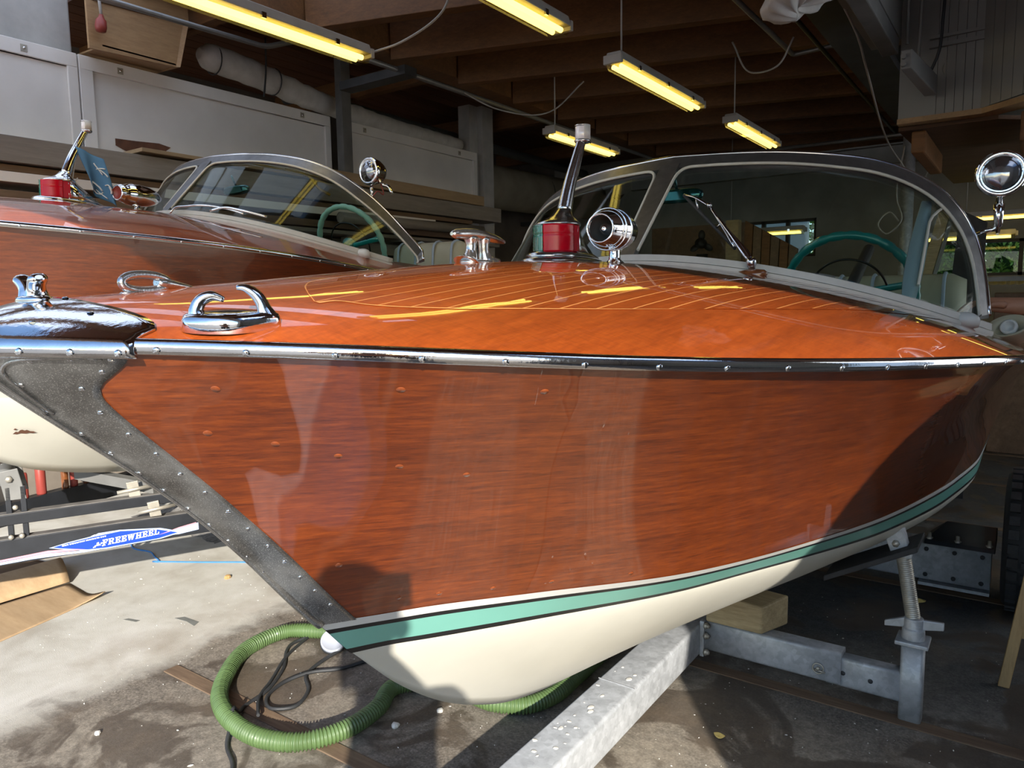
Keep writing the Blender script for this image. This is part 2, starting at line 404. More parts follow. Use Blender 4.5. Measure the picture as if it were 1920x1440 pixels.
def rail_n(Y):
    e = 2e-3; d = (rail_b(Y+e)-rail_b(np.maximum(Y-e,.335)))/(2*e)
    n = np.stack([np.ones_like(d), -d, np.zeros_like(d)], -1); return n/np.linalg.norm(n, axis=-1)[..., None]
def flipx(P, s): P = np.array(P, float); P[..., 0] *= s; return P
SCREW_Y = [.484,.549,.618,.689,.763,.842,.923,1.008,1.097,1.19,1.283,1.38,1.479,1.579,1.68,1.784,1.89,1.995,2.1]
PLATE_SCREWS = [(0.069,0.033),(0.094,0.027),(0.115,0.027),(0.037,0.094),(0.026,0.164),(0.024,0.231),(0.024,0.291),(0.104,0.057),(0.081,0.1),(0.073,0.164),(0.073,0.227),(0.075,0.288),(0.022,0.358),(0.074,0.355),(0.022,0.418),(0.076,0.421),(0.022,0.485),(0.077,0.492),(0.022,0.548),(0.077,0.562),(0.022,0.612),(0.079,0.632),(0.022,0.679),(0.079,0.702),(0.022,0.742),(0.079,0.773),(0.022,0.806),(0.08,0.839),(0.022,0.87),(0.081,0.91),(0.022,0.936)]
PLATE_T = pchip([0,.013,.033,.06,.087,.107,.14,.19,.3,.4,.5,.6,.73,.92,1.],[.128,.126,.121,.110,.097,.090,.085,.0835,.0845,.086,.087,.089,.091,.092,.093])

def screw_mesh(r=.0048, h=.0024):
    mb = MB(); mb.lathe([(r, 0), (r*.92, h*.5), (r*.6, h*.9), (r*.001, h)], seg=12)
    mb.box((-r*.85, -r*.12, h*.75), (r*.85, r*.12, h*1.08))
    return mb
def place_mesh(name, me_src, p, n, parent, off=None):
    o = bpy.data.objects.new(name, me_src); COL.objects.link(o); o.parent = parent
    o.location = p; o.rotation_mode = 'QUATERNION'
    o.rotation_quaternion = Vector(n).to_track_quat('Z', 'Y') @ Matrix.Rotation(RNG.uniform(0, PI), 4, 'Z').to_quaternion()
    return o
def mesh_of(mb, m, name):
    me = bpy.data.meshes.new(name); me.from_pydata(mb.v, [], mb.f); me.polygons.foreach_set('use_smooth', mb.sm); me.materials.append(M[m]); return me

def make_boat(root, near, outer, rake, wheel_mats, horn_red):
    """root's origin is the point (0, 1.6, 0) of the shape's own axes; near = the boat whose small pieces show"""
    root['child_off'] = (0, -1.6, 0)
    B = lambda n, mb, m, par=None, **k: build(n, mb, m, par or root, **k)
    sides = (1, -1)
    scr = mesh_of(screw_mesh(), 'chrome', 'screw'); scr_s = mesh_of(screw_mesh(.0042, .0020), 'chrome', 'screw')
    # ---- hull
    T = np.linspace(0, 1, 90)[:, None]; V = np.linspace(0, 1, 19)[None, :]
    plug_me = MB().lathe([(.0065, 0), (.006, .0006), (.0001, .0007)], seg=12); plug_me = mesh_of(plug_me, 'plug_wood', 'plug')
    for s in sides:
        mb = MB(); mb.grid(flipx(topside(T, V), s)); ts = B('topside', mb, 'hull_wood')
        if near and s == 1:
            for t, v in [(.126,.227),(.157,.261),(.1835,.301),(.129,.742),(.21,.34),(.24,.375),(.155,.93),(.19,.935),(.23,.94),(.27,.94),(.32,.945),(.22,.09),(.27,.085),(.15,.10)]:
                p = topside(np.float64(t), np.float64(v)); n = top_n(np.float64(t), np.float64(v)); place_mesh('plug', plug_me, p+n*.0002, n, ts)
        tt = np.linspace(0, 1, 90)
        Wp = wl_pt(tt); Bp = bt_pt(tt)
        for nm, a, b, m in (('white_stripe', -.02, .19, 'white'), ('black_stripe', .19, .31, 'black'), ('turquoise_stripe', .31, .85, 'turq'), ('black_stripe', .85, 1.0, 'black')) if near else (('painted_band', -.02, 1.0, 'cream'),):
            qs = np.linspace(a, b, 5)
            A = Wp[:, None, :]*(1-qs)[None, :, None]+Bp[:, None, :]*qs[None, :, None]; A[..., 0] += .0015
            B(nm, MB().grid(flipx(A, s)), m)
    mb = MB()
    for s in sides:
        qs = np.linspace(0, 1, 16)**1.6; Bp = bt_pt(tt); K = np.stack([0*tt, Bp[:, 1], k_z(Bp[:, 1])], -1)
        A = np.zeros((len(tt), 16, 3)); pw_ = np.interp(Bp[:, 1], [1.0, 2.0, 2.6, 3.3, 5.4], [1.25, 1.25, 1.32, 1.6, 1.8])[:, None]; A[..., 0] = Bp[:, None, 0]*(1-qs[None]**pw_); A[..., 1] = Bp[:, None, 1]
        A[..., 2] = Bp[:, None, 2]*(1-qs)[None]+K[:, None, 2]*qs[None]
        mb.grid(flipx(A, s))
    B('hull_bottom', mb, 'cream')
    e = [topside(np.float64(1), np.float64(v)) for v in (0, .5, 1)]+[bt_pt(np.float64(1)), np.array([0, 5.42, float(k_z(5.42))])]
    e = [flipx(p, 1) for p in e]; poly = e+[flipx(p, -1) for p in e[:-1]][::-1]
    B('transom', MB().prism(poly, (0, -.03, 0)), 'hull_wood')
    # ---- foredeck (a rough carcass under it closes the cockpit)
    U = np.linspace(0, 1, 36); mb = MB()
    nY = 70; A = np.zeros((36, nY, 3)); qv = np.linspace(0, 1, nY)**1.5
    for i, u in enumerate(U):
        ye = 2.4
        for _ in range(30): ye = float(yb(u*rail_b(ye)))+.06
        Y = .3355+(ye-.3355)*qv; b = u*rail_b(Y); A[i] = np.stack([b, Y, deck_z(b, Y)], -1)
    for s in sides: mb.grid(flipx(A, s))
    deck = B('foredeck', mb, 'deck_wood')
    def dpt(b, Y, h=0.): return np.stack([b, Y, deck_z(b, Y)+h], -1)
    if near:
        # teardrop planked panel each side: inner edge at the king plank, outer edge a margin inside the rail
        def bo(Y):                    # outer edge
            return pchip([.70,.725,.75,.80,.94,1.1,1.3,1.48,1.7,2.0,2.5],[.27,.275,.322,.374,.474,.57,.665,.728,.785,.845,.90])(Y)
        def bi(Y): return pchip([.70,.73,.767,.81,.87,.95,1.05,2.6],[.265,.215,.165,.13,.112,.105,.102,.10])(Y)
        W_ = .0335; y0 = .70
        def yend(b): return float(yb(b))-.02
        for s in sides:
            # pale inlay under the planks
            Ys = y0+(2.2-y0)*np.linspace(0, 1, 80)**1.6; rows = []
            for y in Ys:
                a, b = float(bi(y))-.0035, float(bo(y))+.0035; x = np.linspace(a, b, 30); yy = np.minimum(y+0*x, yb(x)-.016); rows.append(dpt(x, yy, .0009))
            tail = [dpt(np.linspace(.0965, float(bo(y))+.0035, 30), np.minimum(y, yb(np.linspace(.0965, float(bo(y))+.0035, 30))-.016), .0009) for y in np.linspace(2.22, 2.52, 10)]
            build('seam_inlay', MB().grid(flipx(np.array(rows+tail), s)), 'seam', deck)
            k = 0
            while .1+W_*k < .89:
                b0 = .1+W_*k; b1 = b0+W_-.0026; k += 1
                xs = np.linspace(b0, b1, 5); rows = []
                # start where the plank column enters the teardrop
                yy = np.linspace(.701, 2.5, 1200); okm = (bi(yy) <= xs.mean()) & (bo(yy) >= xs.mean())
                if not okm.any(): continue
                cols = []
                for x in xs:
                    ok = yy[(bi(yy) <= x) & (bo(yy) >= x)]
                    if len(ok) == 0: continue
                    ya, yz = ok[0], min(ok[-1], yend(x)); ys = ya+(yz-ya)*np.linspace(0, 1, 36)**1.3
                    cols.append(dpt(x+.025*(ys-1.0)*(x/.9), ys, .0011))
                if len(cols) < 2: continue
                build('deck_plank', MB().grid(flipx(np.array(cols), s)), 'deck_wood', deck)
    for s in sides:                   # side decks and aft deck
        Y = np.linspace(2.62, 5.4, 40); rows = []
        for f in np.linspace(0, 1, 6):
            b = rail_b(Y)-.21*(1-f); b = np.where(Y > 4.75, rail_b(Y)*f, b); rows.append(dpt(b, Y))
        B('side_deck', MB().grid(flipx(np.array(rows), s)), 'deck_wood')
    mb = MB()
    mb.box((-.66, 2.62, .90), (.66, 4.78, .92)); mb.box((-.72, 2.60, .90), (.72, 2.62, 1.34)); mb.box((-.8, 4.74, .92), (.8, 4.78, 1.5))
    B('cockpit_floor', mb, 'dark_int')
    # ---- rub rail with its screws
    for s in sides:
        Y = .4635+(5.4-.4635)*np.linspace(0, 1, 160)**1.6
        P = np.stack([rail_b(Y), Y, rail_z(Y)+.001], -1)+rail_n(Y)*.002
        r = B('rub_rail', MB().tube(flipx(P, s), .0078, 12, squash=1.32), 'chrome')
        ys = SCREW_Y if near else list(np.arange(.5, 3.0, .15))
        if near or s == 1:
            for y in ys:
                y = np.float64(y); n = rail_n(y); p = np.array([rail_b(y), y, rail_z(y)-.003])+n*.0089
                place_mesh('screw', scr, flipx(p, s), flipx(n+[0, 0, -.25], s), r)
    # ---- bow casting
    yend_u = pchip([0, .4, .65, .78, .88, .95, 1.0], [.454, .474, .492, .497, .492, .478, .467]); rings = []
    for dd in np.linspace(0, 1, 30)**2:
        half = []
        for u in np.linspace(0, .97, 14):
            Y = .3351+(float(yend_u(u))-.3351)*dd; rb = float(rail_b(Y)); half.append([u*rb, Y, float(deck_z(u*rb, Y))+.006])
        Y = np.float64(.3351+(.467-.3351)*dd); rb = float(rail_b(Y)); n = rail_n(Y); z = float(rail_z(Y)); base = np.array([rb, Y, 0.])
        for o_, dz in ((.004, .0115), (.0085, .0085), (.0120, .0035), (.0138, -.002), (.0138, -.0065), (.0115, -.0105), (.0075, -.0135), (.003, -.0150)):
            half.append(base+n*o_+[0, 0, z+dz])
        half = np.array(half, float); rings.append(np.concatenate([flipx(half[::-1], -1)[:-1], half]))
    cap = B('bow_cap', MB().grid(np.array(rings)), 'chrome', solid=.004)
    for y in (.385, .42, .455):
        for s in sides:
            y = np.float64(y); n = rail_n(y); p = np.array([rail_b(y), y, rail_z(y)-.007])+n*.0136
            place_mesh('screw', scr, flipx(p, s), flipx(n, s), cap)
    for b, y in ((.13, .455), (.05, .462), (.10, .40)):
        for s in sides: place_mesh('screw', scr_s, (s*b, y, float(deck_z(b, y))+.0062), (0, 0, 1), cap)
    # ---- stem plates, moulding and stem band
    Vv = np.linspace(0.0, 1, 60)
    for s in sides:
        Tm = PLATE_T(Vv); f = np.linspace(0, 1, 14)
        Tg = Tm[:, None]*f[None]; Vg = np.broadcast_to(Vv[:, None], Tg.shape)
        P = topside(Tg, Vg)+top_n(Tg, Vg)*.0026
        Pn = topside(Tg[:, -1], Vg[:, -1]); mbp = MB().grid(flipx(P, s)); mbp.grid(flipx(np.stack([P[:, -1], Pn], 1), s))
        pl = B('stem_plate', mbp, 'stem_metal')
        if near or s == 1:
            for t, v in PLATE_SCREWS:
                t, v = np.float64(t), np.float64(v); n = top_n(t, v); place_mesh('screw', scr_s, flipx(topside(t, v)+n*.0027, s), flipx(n, s), pl)
    sp = np.concatenate([topside(np.zeros(40), np.linspace(.0, 1, 40))])
    B('stem_band', MB().tube(sp+[0, .004, 0], .0105, 10), 'stem_metal')
    mo = MB()
    for s in sides:
        v = np.linspace(.05, .99, 40); t = np.full(40, .016); mo.tube(flipx(topside(t, v)+top_n(t, v)*.004, s), .0028, 8)
        for tv, r_ in (([(.112, .022), (.085, .024), (.058, .032), (.040, .055), (.033, .10), (.029, .17)], .0026), ([(.105, .020), (.07, .021), (.042, .026), (.026, .045), (.022, .09), (.020, .17)], .0034)):
            q_ = spline(np.array(tv), 30); mo.tube(flipx(topside(q_[:, 0], q_[:, 1])+top_n(q_[:, 0], q_[:, 1])*.004, s), r_, 8)
    B('stem_moulding', mo, 'chrome_pitted')
    # ---- bow chock, fairlead, hooks, cleat
    ck = MB(); zc0 = float(deck_z(0., .445))+.004
    ck.lathe([(.034, -.004), (.032, .003), (.020, .006), (.001, .007)], (0, .445, zc0), seg=20, squash=(1.0, .62))
    for s in sides:
        P = np.array([[s*.008, .445, zc0+.000], [s*.010, .444, zc0+.010], [s*.015, .443, zc0+.019], [s*.022, .442, zc0+.026], [s*.029, .441, zc0+.029]])
        ck.tube(spline(P, 14), np.interp(np.linspace(0, 1, 14), [0, .4, .8, .95, 1], [.011, .0075, .0080, .007, .003]), 12, squash=1.6, up=(0, 1, 0))
    B('bow_chock', ck, 'chrome')
    fr = MB(); a = np.linspace(0, 2*PI, 40, endpoint=False)
    c = np.array([.022, .584, float(deck_z(.022, .584))+.0125])
    ring = np.stack([0*a, .035*np.cos(a)*(1+.1*np.cos(a)), .0118*np.sin(a)], -1)+c
    fr.tube(ring, .0066, 10, loop=True, up=(1, 0, 0))
    fr.tube(spline([[.022, .604, c[2]+.001], [.022, .625, c[2]-.002], [.022, .652, c[2]-.006], [.022, .676, c[2]-.010]], 12), np.interp(np.linspace(0, 1, 12), [0, .2, 1], [.009, .012, .002]), 10, squash=.7)
    fr.lathe([(.03, 0), (.028, .003), (.001, .004)], (.022, .598, c[2]-.0165), seg=20, squash=(.45, 1.7))
    B('fairlead', fr, 'chrome_pitted')
    for s in ((1,) if near else ()):
        hk = MB(); p0 = np.array([.268, .562, float(deck_z(.268, .562))]); dr = np.array([.60, .80, 0]); dr /= np.linalg.norm(dr); sd = np.array([dr[1], -dr[0], 0])
        def H(a, b, z): return p0+dr*a*.95+sd*b*1.3+[0, 0, z*.80-.35*b*.6]
        rings = []
        for k, zz in ((1.02, -.006), (1.0, .012), (.96, .018), (.86, .0215), (.3, .0225)):
            ang = np.linspace(0, 2*PI, 28, endpoint=False); pts = []
            for t_ in ang:
                x = .062*np.cos(t_); y = .024*np.sin(t_)
                if x > 0: y *= 1-.55*(x/.062)**1.5
                pts.append(H(x*k, y*k, zz))
            rings.append(np.array(pts))
        hk.loft(rings)
        for sg, hgt in ((-1, .050), (1, .056)):
            P = [H(-.040, 0, .010), H(-.043, 0, .024), H(-.037, 0, .040), H(-.024, 0, .047), H(-.008, 0, .041)]
            if sg > 0: P = [H(.048, 0, .008), H(.043, 0, .022), H(.038, 0, .038), H(.029, 0, .052), H(.016, 0, .060), H(.008, 0, .060)]
            hk.tube(spline(P, 18), np.interp(np.linspace(0, 1, 18), [0, .3, .7, 1], [.0135, .0090, .0072, .0035]), 12, squash=.8)
        hk.v = [tuple(flipx(p, s)) for p in hk.v]
        B('mooring_hook', hk, 'chrome')
    if near:
        cl = MB(); zb = float(deck_z(0., 1.42))
        bar = np.array([[0, 1.325, zb+.062], [0, 1.345, zb+.063], [0, 1.40, zb+.066], [0, 1.45, zb+.064], [0, 1.50, zb+.058], [0, 1.535, zb+.053]])
        cl.tube(spline(bar, 30), np.interp(np.linspace(0, 1, 30), [0, .06, .2, .5, .8, .97, 1], [.005, .0135, .0165, .0165, .0125, .006, .002]), 14, squash=.8)
        for yl in (1.395, 1.445):
            P = [[0, yl-.012*(1 if yl < 1.42 else -1), zb-.004], [0, yl-.004*(1 if yl < 1.42 else -1), zb+.012], [0, yl, zb+.03], [0, yl, zb+.058]]
            cl.tube(spline(P, 14), np.interp(np.linspace(0, 1, 14), [0, .2, .5, .8, 1], [.036, .019, .0128, .0135, .018]), 14)
        cl.lathe([(.05, -.004), (.048, .003), (.03, .006), (.001, .007)], (0, 1.42, zb), seg=24, squash=(.7, 1.15), up=(1, 0, 0))
        B('cleat', cl, 'chrome_pitted')
    # ---- navigation light
    zl = 1.603; dl = 0. if near else -.10
    nl = MB()
    def oval(y0, y1, wd, z, n=28, point=1.6):
        a = np.linspace(0, 2*PI, n, endpoint=False); c = np.cos(a); y = np.where(c < 0, 1.775+c*(1.775-y0), 1.775+c*(y1-1.775))
        x = wd*np.sin(a)*np.where(c > 0, (1-np.abs(c)**point)**.5*1.0/np.maximum(np.sqrt(1-c*c), 1e-3)*.92+.0, 1.)
        return np.stack([x, y, 0*a+z], -1)
    nl.loft([oval(1.655, 2.03, .088, zl-.012), oval(1.655, 2.03, .088, zl+.004), oval(1.668, 2.02, .078, zl+.010)])
    nl.loft([oval(1.675, 2.01, .074, zl+.008), oval(1.675, 2.0, .074, zl+.018), oval(1.686, 1.98, .066, zl+.026)])
    # fin behind the lenses and cap above them
    f0 = [(-.060, 1.80), (.060, 1.80), (.038, 1.90), (.012, 1.985), (-.012, 1.985), (-.038, 1.90)]
    f1 = [(-.060, 1.80), (.060, 1.80), (.042, 1.835), (.016, 1.862), (-.016, 1.862), (-.042, 1.835)]
    nl.loft([np.array([(x, y, zl+.02) for x, y in f0]), np.array([(x*.95, 1.80+(y-1.80)*.62, zl+.068) for x, y in f0]), np.array([(x, y, zl+.104) for x, y in f1])])
    nl.loft([np.array([(rx*math.sin(a), cy+ry*math.cos(a), z) for a in np.linspace(0, 2*PI, 24, endpoint=False)]) for rx, ry, cy, z in ((.062, .068, 1.79, zl+.100), (.064, .070, 1.79, zl+.105), (.050, .058, 1.80, zl+.114), (.028, .034, 1.812, zl+.130), (.021, .022, 1.82, zl+.150))])
    mast = spline([[0, 1.822, zl+.138], [0, 1.85, zl+.21], [0, 1.89, zl+.29], [0, 1.925, zl+.355]], 16)
    nl.tube(mast, np.linspace(.0215, .0135, 16), 14)
    nl.lathe([(.020, -.004), (.024, .0), (.024, .004)], (0, 1.93, zl+.352), seg=20)
    nl.lathe([(.023, 0), (.023, .003), (.018, .005), (.001, .006)], (0, 1.93, zl+.395), seg=20)
    light = B('navigation_light', nl, 'chrome_pitted' if near else 'chrome')
    def lens(a0, a1, m, nm):
        mb = MB(); a = np.linspace(a0, a1, 22); zz = np.linspace(zl+.028, zl+.114, 2)
        rows = []
        for z in np.linspace(zl+.026, zl+.101, 16):
            k = 1+.03*(int(round((z-zl)/.0049)) % 2)
            rows.append(np.stack([.056*k*np.sin(a), 1.775-.060*k*np.cos(a), 0*a+z], -1))
        mb.grid(np.array(rows)); build(nm, mb, m, light, solid=.004)
    lens(.02, PI*.5, 'red_lens', 'red_lens'); lens(-PI*.5, -.02, 'green_lens', 'green_lens')
    mb = MB()
    for s_, m_ in ((1, 'red_lens'), (-1, 'green_lens')):
        x0, x1 = sorted((s_*.0545, s_*.058))
        build('lens_flange', MB().box((x0, 1.775, zl+.028), (x1, 1.808, zl+.099)), m_, light)
    mb = MB().lathe([(.0195, 0), (.0215, .004), (.0215, .036), (.0195, .04)], (0, 1.93, zl+.356), seg=24)
    build('lamp_lens', mb, 'clear_lens', light)
    build('lamp_shade', MB().grid(np.array([[(.0232*math.sin(a), 1.93-.0232*math.cos(a), z) for a in np.linspace(.75, 2.2, 8)] for z in (zl+.354, zl+.398)])), 'white', light, solid=.002)
    for o_ in (light, *light.children):
        if o_ is light: o_.location.y += dl
    # ---- horn
    hp = np.array([.205, 1.735, 0]) if near else np.array([.10, 2.0, 0]); hp[2] = float(deck_z(hp[0], hp[1])); ax = np.array([.10, -1, -.02]); ax /= np.linalg.norm(ax); hc = hp+[0, -.0, .083 if near else .075]
    k = 1.0 if near else .85
    hb = MB()
    prof = [(.040, .098), (.0445, .100), (.047, .094), (.052, .078), (.0595, .05), (.0605, .047), (.0625, .044), (.064, .015), (.0655, .012), (.064, .006), (.060, -.03), (.050, -.065), (.034, -.092), (.015, -.108), (.001, -.112)]
    if not near: prof = [(.030, .108), (.034, .110), (.037, .104), (.040, .094), (.042, .09), (.040, .086), (.048, .06), (.052, .04), (.053, .035), (.051, .031), (.052, 0), (.048, -.05), (.036, -.095), (.018, -.125), (.001, -.132)]
    if near: prof = [(r_*.80, h_) for r_, h_ in prof]
    hb.lathe(prof, hc, ax, 32, caps=False)
    if near:
        hb.lathe([(.032, .098), (.0308, .090)], hc, ax, 32, caps=False)
        for dd in (.05, .012):
            hb.tube([hc+ax*dd+.0525*(math.cos(a)*np.cross(ax, [0, 0, 1])+math.sin(a)*np.array([0, 0, 1])) for a in np.linspace(0, 2*PI, 30, endpoint=False)], .0022, 6, loop=True)
    hb.tube(spline([hp+[0, 0, -.004], hp+[0, 0, .006], hp+[0, 0, .02], hp+[0, .002, .04]], 12), np.interp(np.linspace(0, 1, 12), [0, .1, .3, 1], [.030, .024, .015, .014]), 14)
    horn = B('horn', hb, 'chrome')
    if near: build('horn_mouth', MB().lathe([(.0309, .0905), (.030, .085), (.0288, .04), (.001, .038)], hc, ax, 28, caps=False), 'pvc', horn)
    if near: build('horn_cone', MB().lathe([(.017, .04), (.016, .055), (.011, .072), (.0035, .078), (.0005, .0785)], hc, ax, 20), 'chrome', horn)
    else: build('horn_throat', MB().lathe([(.031, .1085), (.026, .100), (.001, .098)], hc, ax, 20, caps=False), 'red_plastic', horn)
    # ---- coaming strips at the foot of the windscreen
    def base_strip(h0, h1, f0, f1, b1, th=.012):
        b = np.linspace(-b1, b1, 90); y = yb(np.abs(b)); z = deck_z(np.abs(b), y); rings = []
        for i in range(len(b)):
            rings.append(np.array([[b[i], y[i]-f0, z[i]+h0], [b[i], y[i]-f1, z[i]+h1], [b[i], y[i]-f1+th, z[i]+h1], [b[i], y[i]-f0+th+.01, z[i]+h0]]))
        return MB().loft(rings, smooth=False)
    B('coaming', base_strip(.012, .032, .011, .004, .995, .03), 'coaming')
    B('coaming_bead', base_strip(-.015, .0105, .019, .016, 1.0, .02), 'coaming')
    # ---- windscreen
    ws = MB()
    nrm = np.array([0, -1, rake])/math.hypot(1, rake)
    def S(b, z):
        b = np.asarray(b, float); z = np.asarray(z, float); ab = np.abs(b); y0 = yb(ab)
        return np.stack([b, y0+rake*(z-deck_z(ab, y0)), z], -1)
    port = spline(outer, 46); half = np.concatenate([port, port[-2::-1]*[1, 1]])
    path = np.concatenate([port[::-1], (port*[-1, 1])[1:]])            # port foot -> centre -> starboard foot
    tg = np.gradient(path, axis=0); tg /= np.linalg.norm(tg, axis=1)[:, None]; nn = np.stack([tg[:, 1], -tg[:, 0]], -1)
    cen = np.array([0, 1.55]); nn *= np.sign(((cen-path)*nn).sum(1))[:, None]
    wdt = np.interp(np.abs(path[:, 0]), [0, .6, .85, .95, 1.0], [.046, .044, .036, .026, .022])
    inner = path+nn*wdt[:, None]
    O3 = S(path[:, 0], path[:, 1]); I3 = S(inner[:, 0], inner[:, 1])
    ws.loft([np.array([O3[i]+nrm*.009, O3[i]-nrm*.009, I3[i]-nrm*.007, I3[i]+nrm*.007]) for i in range(len(path))], smooth=False)
    zb_ = lambda b: deck_z(np.abs(b), yb(np.abs(b)))+.012
    topc = inner[np.argmin(np.abs(inner[:, 0]))][1]
    pz = np.linspace(float(zb_(0.))-.01, topc+.012, 12); pw = np.linspace(.024, .036, 12)
    ws.loft([np.array([S(w_, z)+nrm*.012, S(-w_, z)+nrm*.012, S(-w_, z)-nrm*.008, S(w_, z)-nrm*.008]) for w_, z in zip(pw, pz)], smooth=False)
    wsc = B('windscreen', ws, 'frame_metal')
    build('bright_edge', MB().tube(O3+nrm*.006, .0065, 8), 'frame_bright', wsc)
    sel = [i for i in range(len(path)) if inner[i, 0] > .04][::-1]      # centre -> port foot
    inn = inner[sel]; bmax = inn[-1, 0]
    ztop = lambda b: np.interp(b, inn[:, 0], inn[:, 1])
    o_ = np.argsort(inn[:, 0]); ib, iz = inn[o_, 0], inn[o_, 1]
    ztop = lambda b: np.interp(b, ib, iz)
    for s in sides:
        bs = np.linspace(.028, bmax, 40); g = []
        for b in bs:
            z = np.linspace(float(zb_(b)), max(float(ztop(b)), float(zb_(b))+.002), 12); g.append(S(np.full(12, b), z))
        build('pane', MB().grid(flipx(np.array(g), s)), 'glass', wsc, solid=.004)
        p2 = [(.030, float(zb_(.03))+.03), (.041, ztop(.045)-.002)]+[(b, z) for b, z in inn[2:]]+[(bmax, float(zb_(bmax))+.03)]
        pp = fillet(np.array(p2[:2]+p2[4:6]), .05, 8)[:-1]
        P2 = np.concatenate([pp, np.array(p2[5:])]); G3 = S(P2[:, 0], P2[:, 1])+nrm*.008
        build('gasket', MB().tube(flipx(G3, s), .0055, 6), 'gasket', wsc)
        if near:
            z = np.linspace(float(zb_(.80)), float(ztop(.80)), 10)
            wq = np.interp(np.linspace(0, 1, 10), [0, .3, .6, 1], [.014, .022, .022, .012])
            G3 = np.array([[S(.792-a, q)-nrm*.012, S(.792+a, q)-nrm*.012] for a, q in zip(wq, z)])
            build('quarter_post', MB().grid(flipx(G3, s)), 'vinyl_blue', wsc, solid=.006)
            zz = np.linspace(float(zb_(.80))+.06, float(ztop(.82)), 14); bb = .808+.04*np.clip((np.linspace(0, 1, 14)-.75)/.25, 0, 1)**2
            build('quarter_gasket', MB().tube(flipx(S(bb, zz)-nrm*.004, s), .005, 6), 'gasket', wsc)
    # ---- wiper
    if near:
        wp = MB(); fw = nrm*.022
        piv = np.array([.408, 2.222, 1.592])
        wp.lathe([(.010, -.022), (.011, -.004), (.015, 0), (.015, .016), (.010, .022), (.001, .023)], piv, (0, -.35, 1), 16)
        e1 = S(.222, 1.770)+fw*1.4
        ar = np.array([piv+[0, 0, .012], piv*.55+e1*.45+nrm*.012, e1]); P = spline(ar, 14)
        wp.tube(P, np.interp(np.linspace(0, 1, 14), [0, .12, .5, 1], [.007, .013, .005, .004]), 8, squash=.45, up=nrm)
        wiper = B('wiper', wp, 'frame_bright')
        a_, b_ = S(.108, 1.836)+nrm*.012, S(.335, 1.640)+nrm*.012
        build('wiper_blade', MB().tube([a_, a_*.5+b_*.5, b_], .0055, 6, squash=1.4, up=nrm), 'rubber', wiper)
        br = MB(); mid = S(.222, 1.770)+nrm*.034
        for f1, f2 in ((0, .30), (1, .66)):
            pe = a_+(b_-a_)*f1; pi_ = a_+(b_-a_)*f2
            br.tube(spline([pe+nrm*.004, (pe+mid)/2+nrm*.012, mid], 8), .005, 6, squash=.5, up=nrm)
            br.tube([(pe+mid)/2+nrm*.012, pi_+nrm*.005], .0035, 6)
        br.lathe([(.008, -.006), (.008, .008), (.001, .009)], mid, nrm, 10)
        build('wiper_bridge', br, 'frame_bright', wiper)
        build('wiper_pad', MB().lathe([(.046, -.012), (.048, -.004), (.040, .005), (.02, .009), (.001, .010)], piv+[0, -.006, -.022], (0, -.3, 1), 24, up=(1, .2, 0), squash=(1, .42)), 'pad_wood', wiper)
    else:
        wp = MB(); P = spline([[.10, 2.17, 1.612], [.115, 2.18, 1.636], [.20, 2.20, 1.648], [.42, 2.26, 1.626], [.50, 2.29, 1.60]], 24)
        wp.tube(P, .0055, 8); wp.tube(spline([[.34, 2.22, 1.618], [.42, 2.25, 1.632], [.47, 2.27, 1.622], [.60, 2.34, 1.585]], 16), .006, 8)
        B('wiper', wp, 'chrome')
    # ---- spotlight on its bracket
    if near: sc_, sdv, foot = np.array([.99, 2.95, 1.885]), np.array([.10, -1, .02]), np.array([.93, 2.965, 1.695])
    else: sc_, sdv, foot = np.array([.83, 2.85, 1.865]), np.array([-.10, -1., -.02]), np.array([.853, 2.82, 1.735])
    sdv = sdv/np.linalg.norm(sdv); R = .074 if near else .072
    sp = MB(); sp.lathe([(R*.80, .022), (R*.9, .028), (R, .020), (R*1.02, .010), (R, .002), (R*.96, -.004), (R*.9, -.03), (R*.72, -.06), (R*.42, -.08), (R*.1, -.088), (.001, -.088)], sc_, sdv, 36)
    st = sc_+[0, 0, -R]
    sp.tube([st+[0, 0, .01], st+[0, 0, -.02], st+[0, 0, -.021], st+[0, 0, -.095], st+[0, 0, -.096], st+[0, 0, -.115]] if near else [st+[0, 0, .01], st+[0, 0, -.07]], [.008, .012, .016, .013, .009, .006] if near else .009, 14)
    lowp = st+[0, 0, -.10] if near else st+[0, 0, -.065]
    sp.tube([lowp, (lowp+foot)/2+[0, 0, .004], foot], .008, 10)
    if not near: sp.tube(spline([sc_+[.02, .05, -.06], sc_+[.06, .07, -.075], sc_+[.075, .075, -.11]], 8), .010, 10)
    spot = B('spotlight', sp, 'chrome')
    build('lens', MB().lathe([(R*.82, .018), (R*.6, .030), (R*.3, .036), (.001, .038)], sc_, sdv, 30), 'spot_lens', spot)
    if not near: build('lead', MB().tube(spline([sc_+[.03, .04, -.06], sc_+[.055, .03, -.12], foot+[.03, .01, .02], foot+[.01, 0, -.005]], 16), .003, 6), 'red_plastic', spot)
    # ---- steering wheel
    wc = np.array([.525, 3.03, 1.512]); wx = np.array([1., 0, 0]); wy = np.array([0, -.42, .907]); wn = np.cross(wx, wy)
    ang = np.linspace(0, 2*PI, 96, endpoint=False)
    def circ(r, a, h=0): return wc+r*(np.cos(a)[:, None]*wx+np.sin(a)[:, None]*wy)+wn*h
    rr = .0155+.0022*np.where((np.arange(96) % 4) == 0, -1, .6)
    rim_m, spoke_m = wheel_mats
    swm = MB().tube(circ(.225, ang), rr, 10, loop=True)
    sw = B('steering_wheel', swm, rim_m)
    sp = MB()
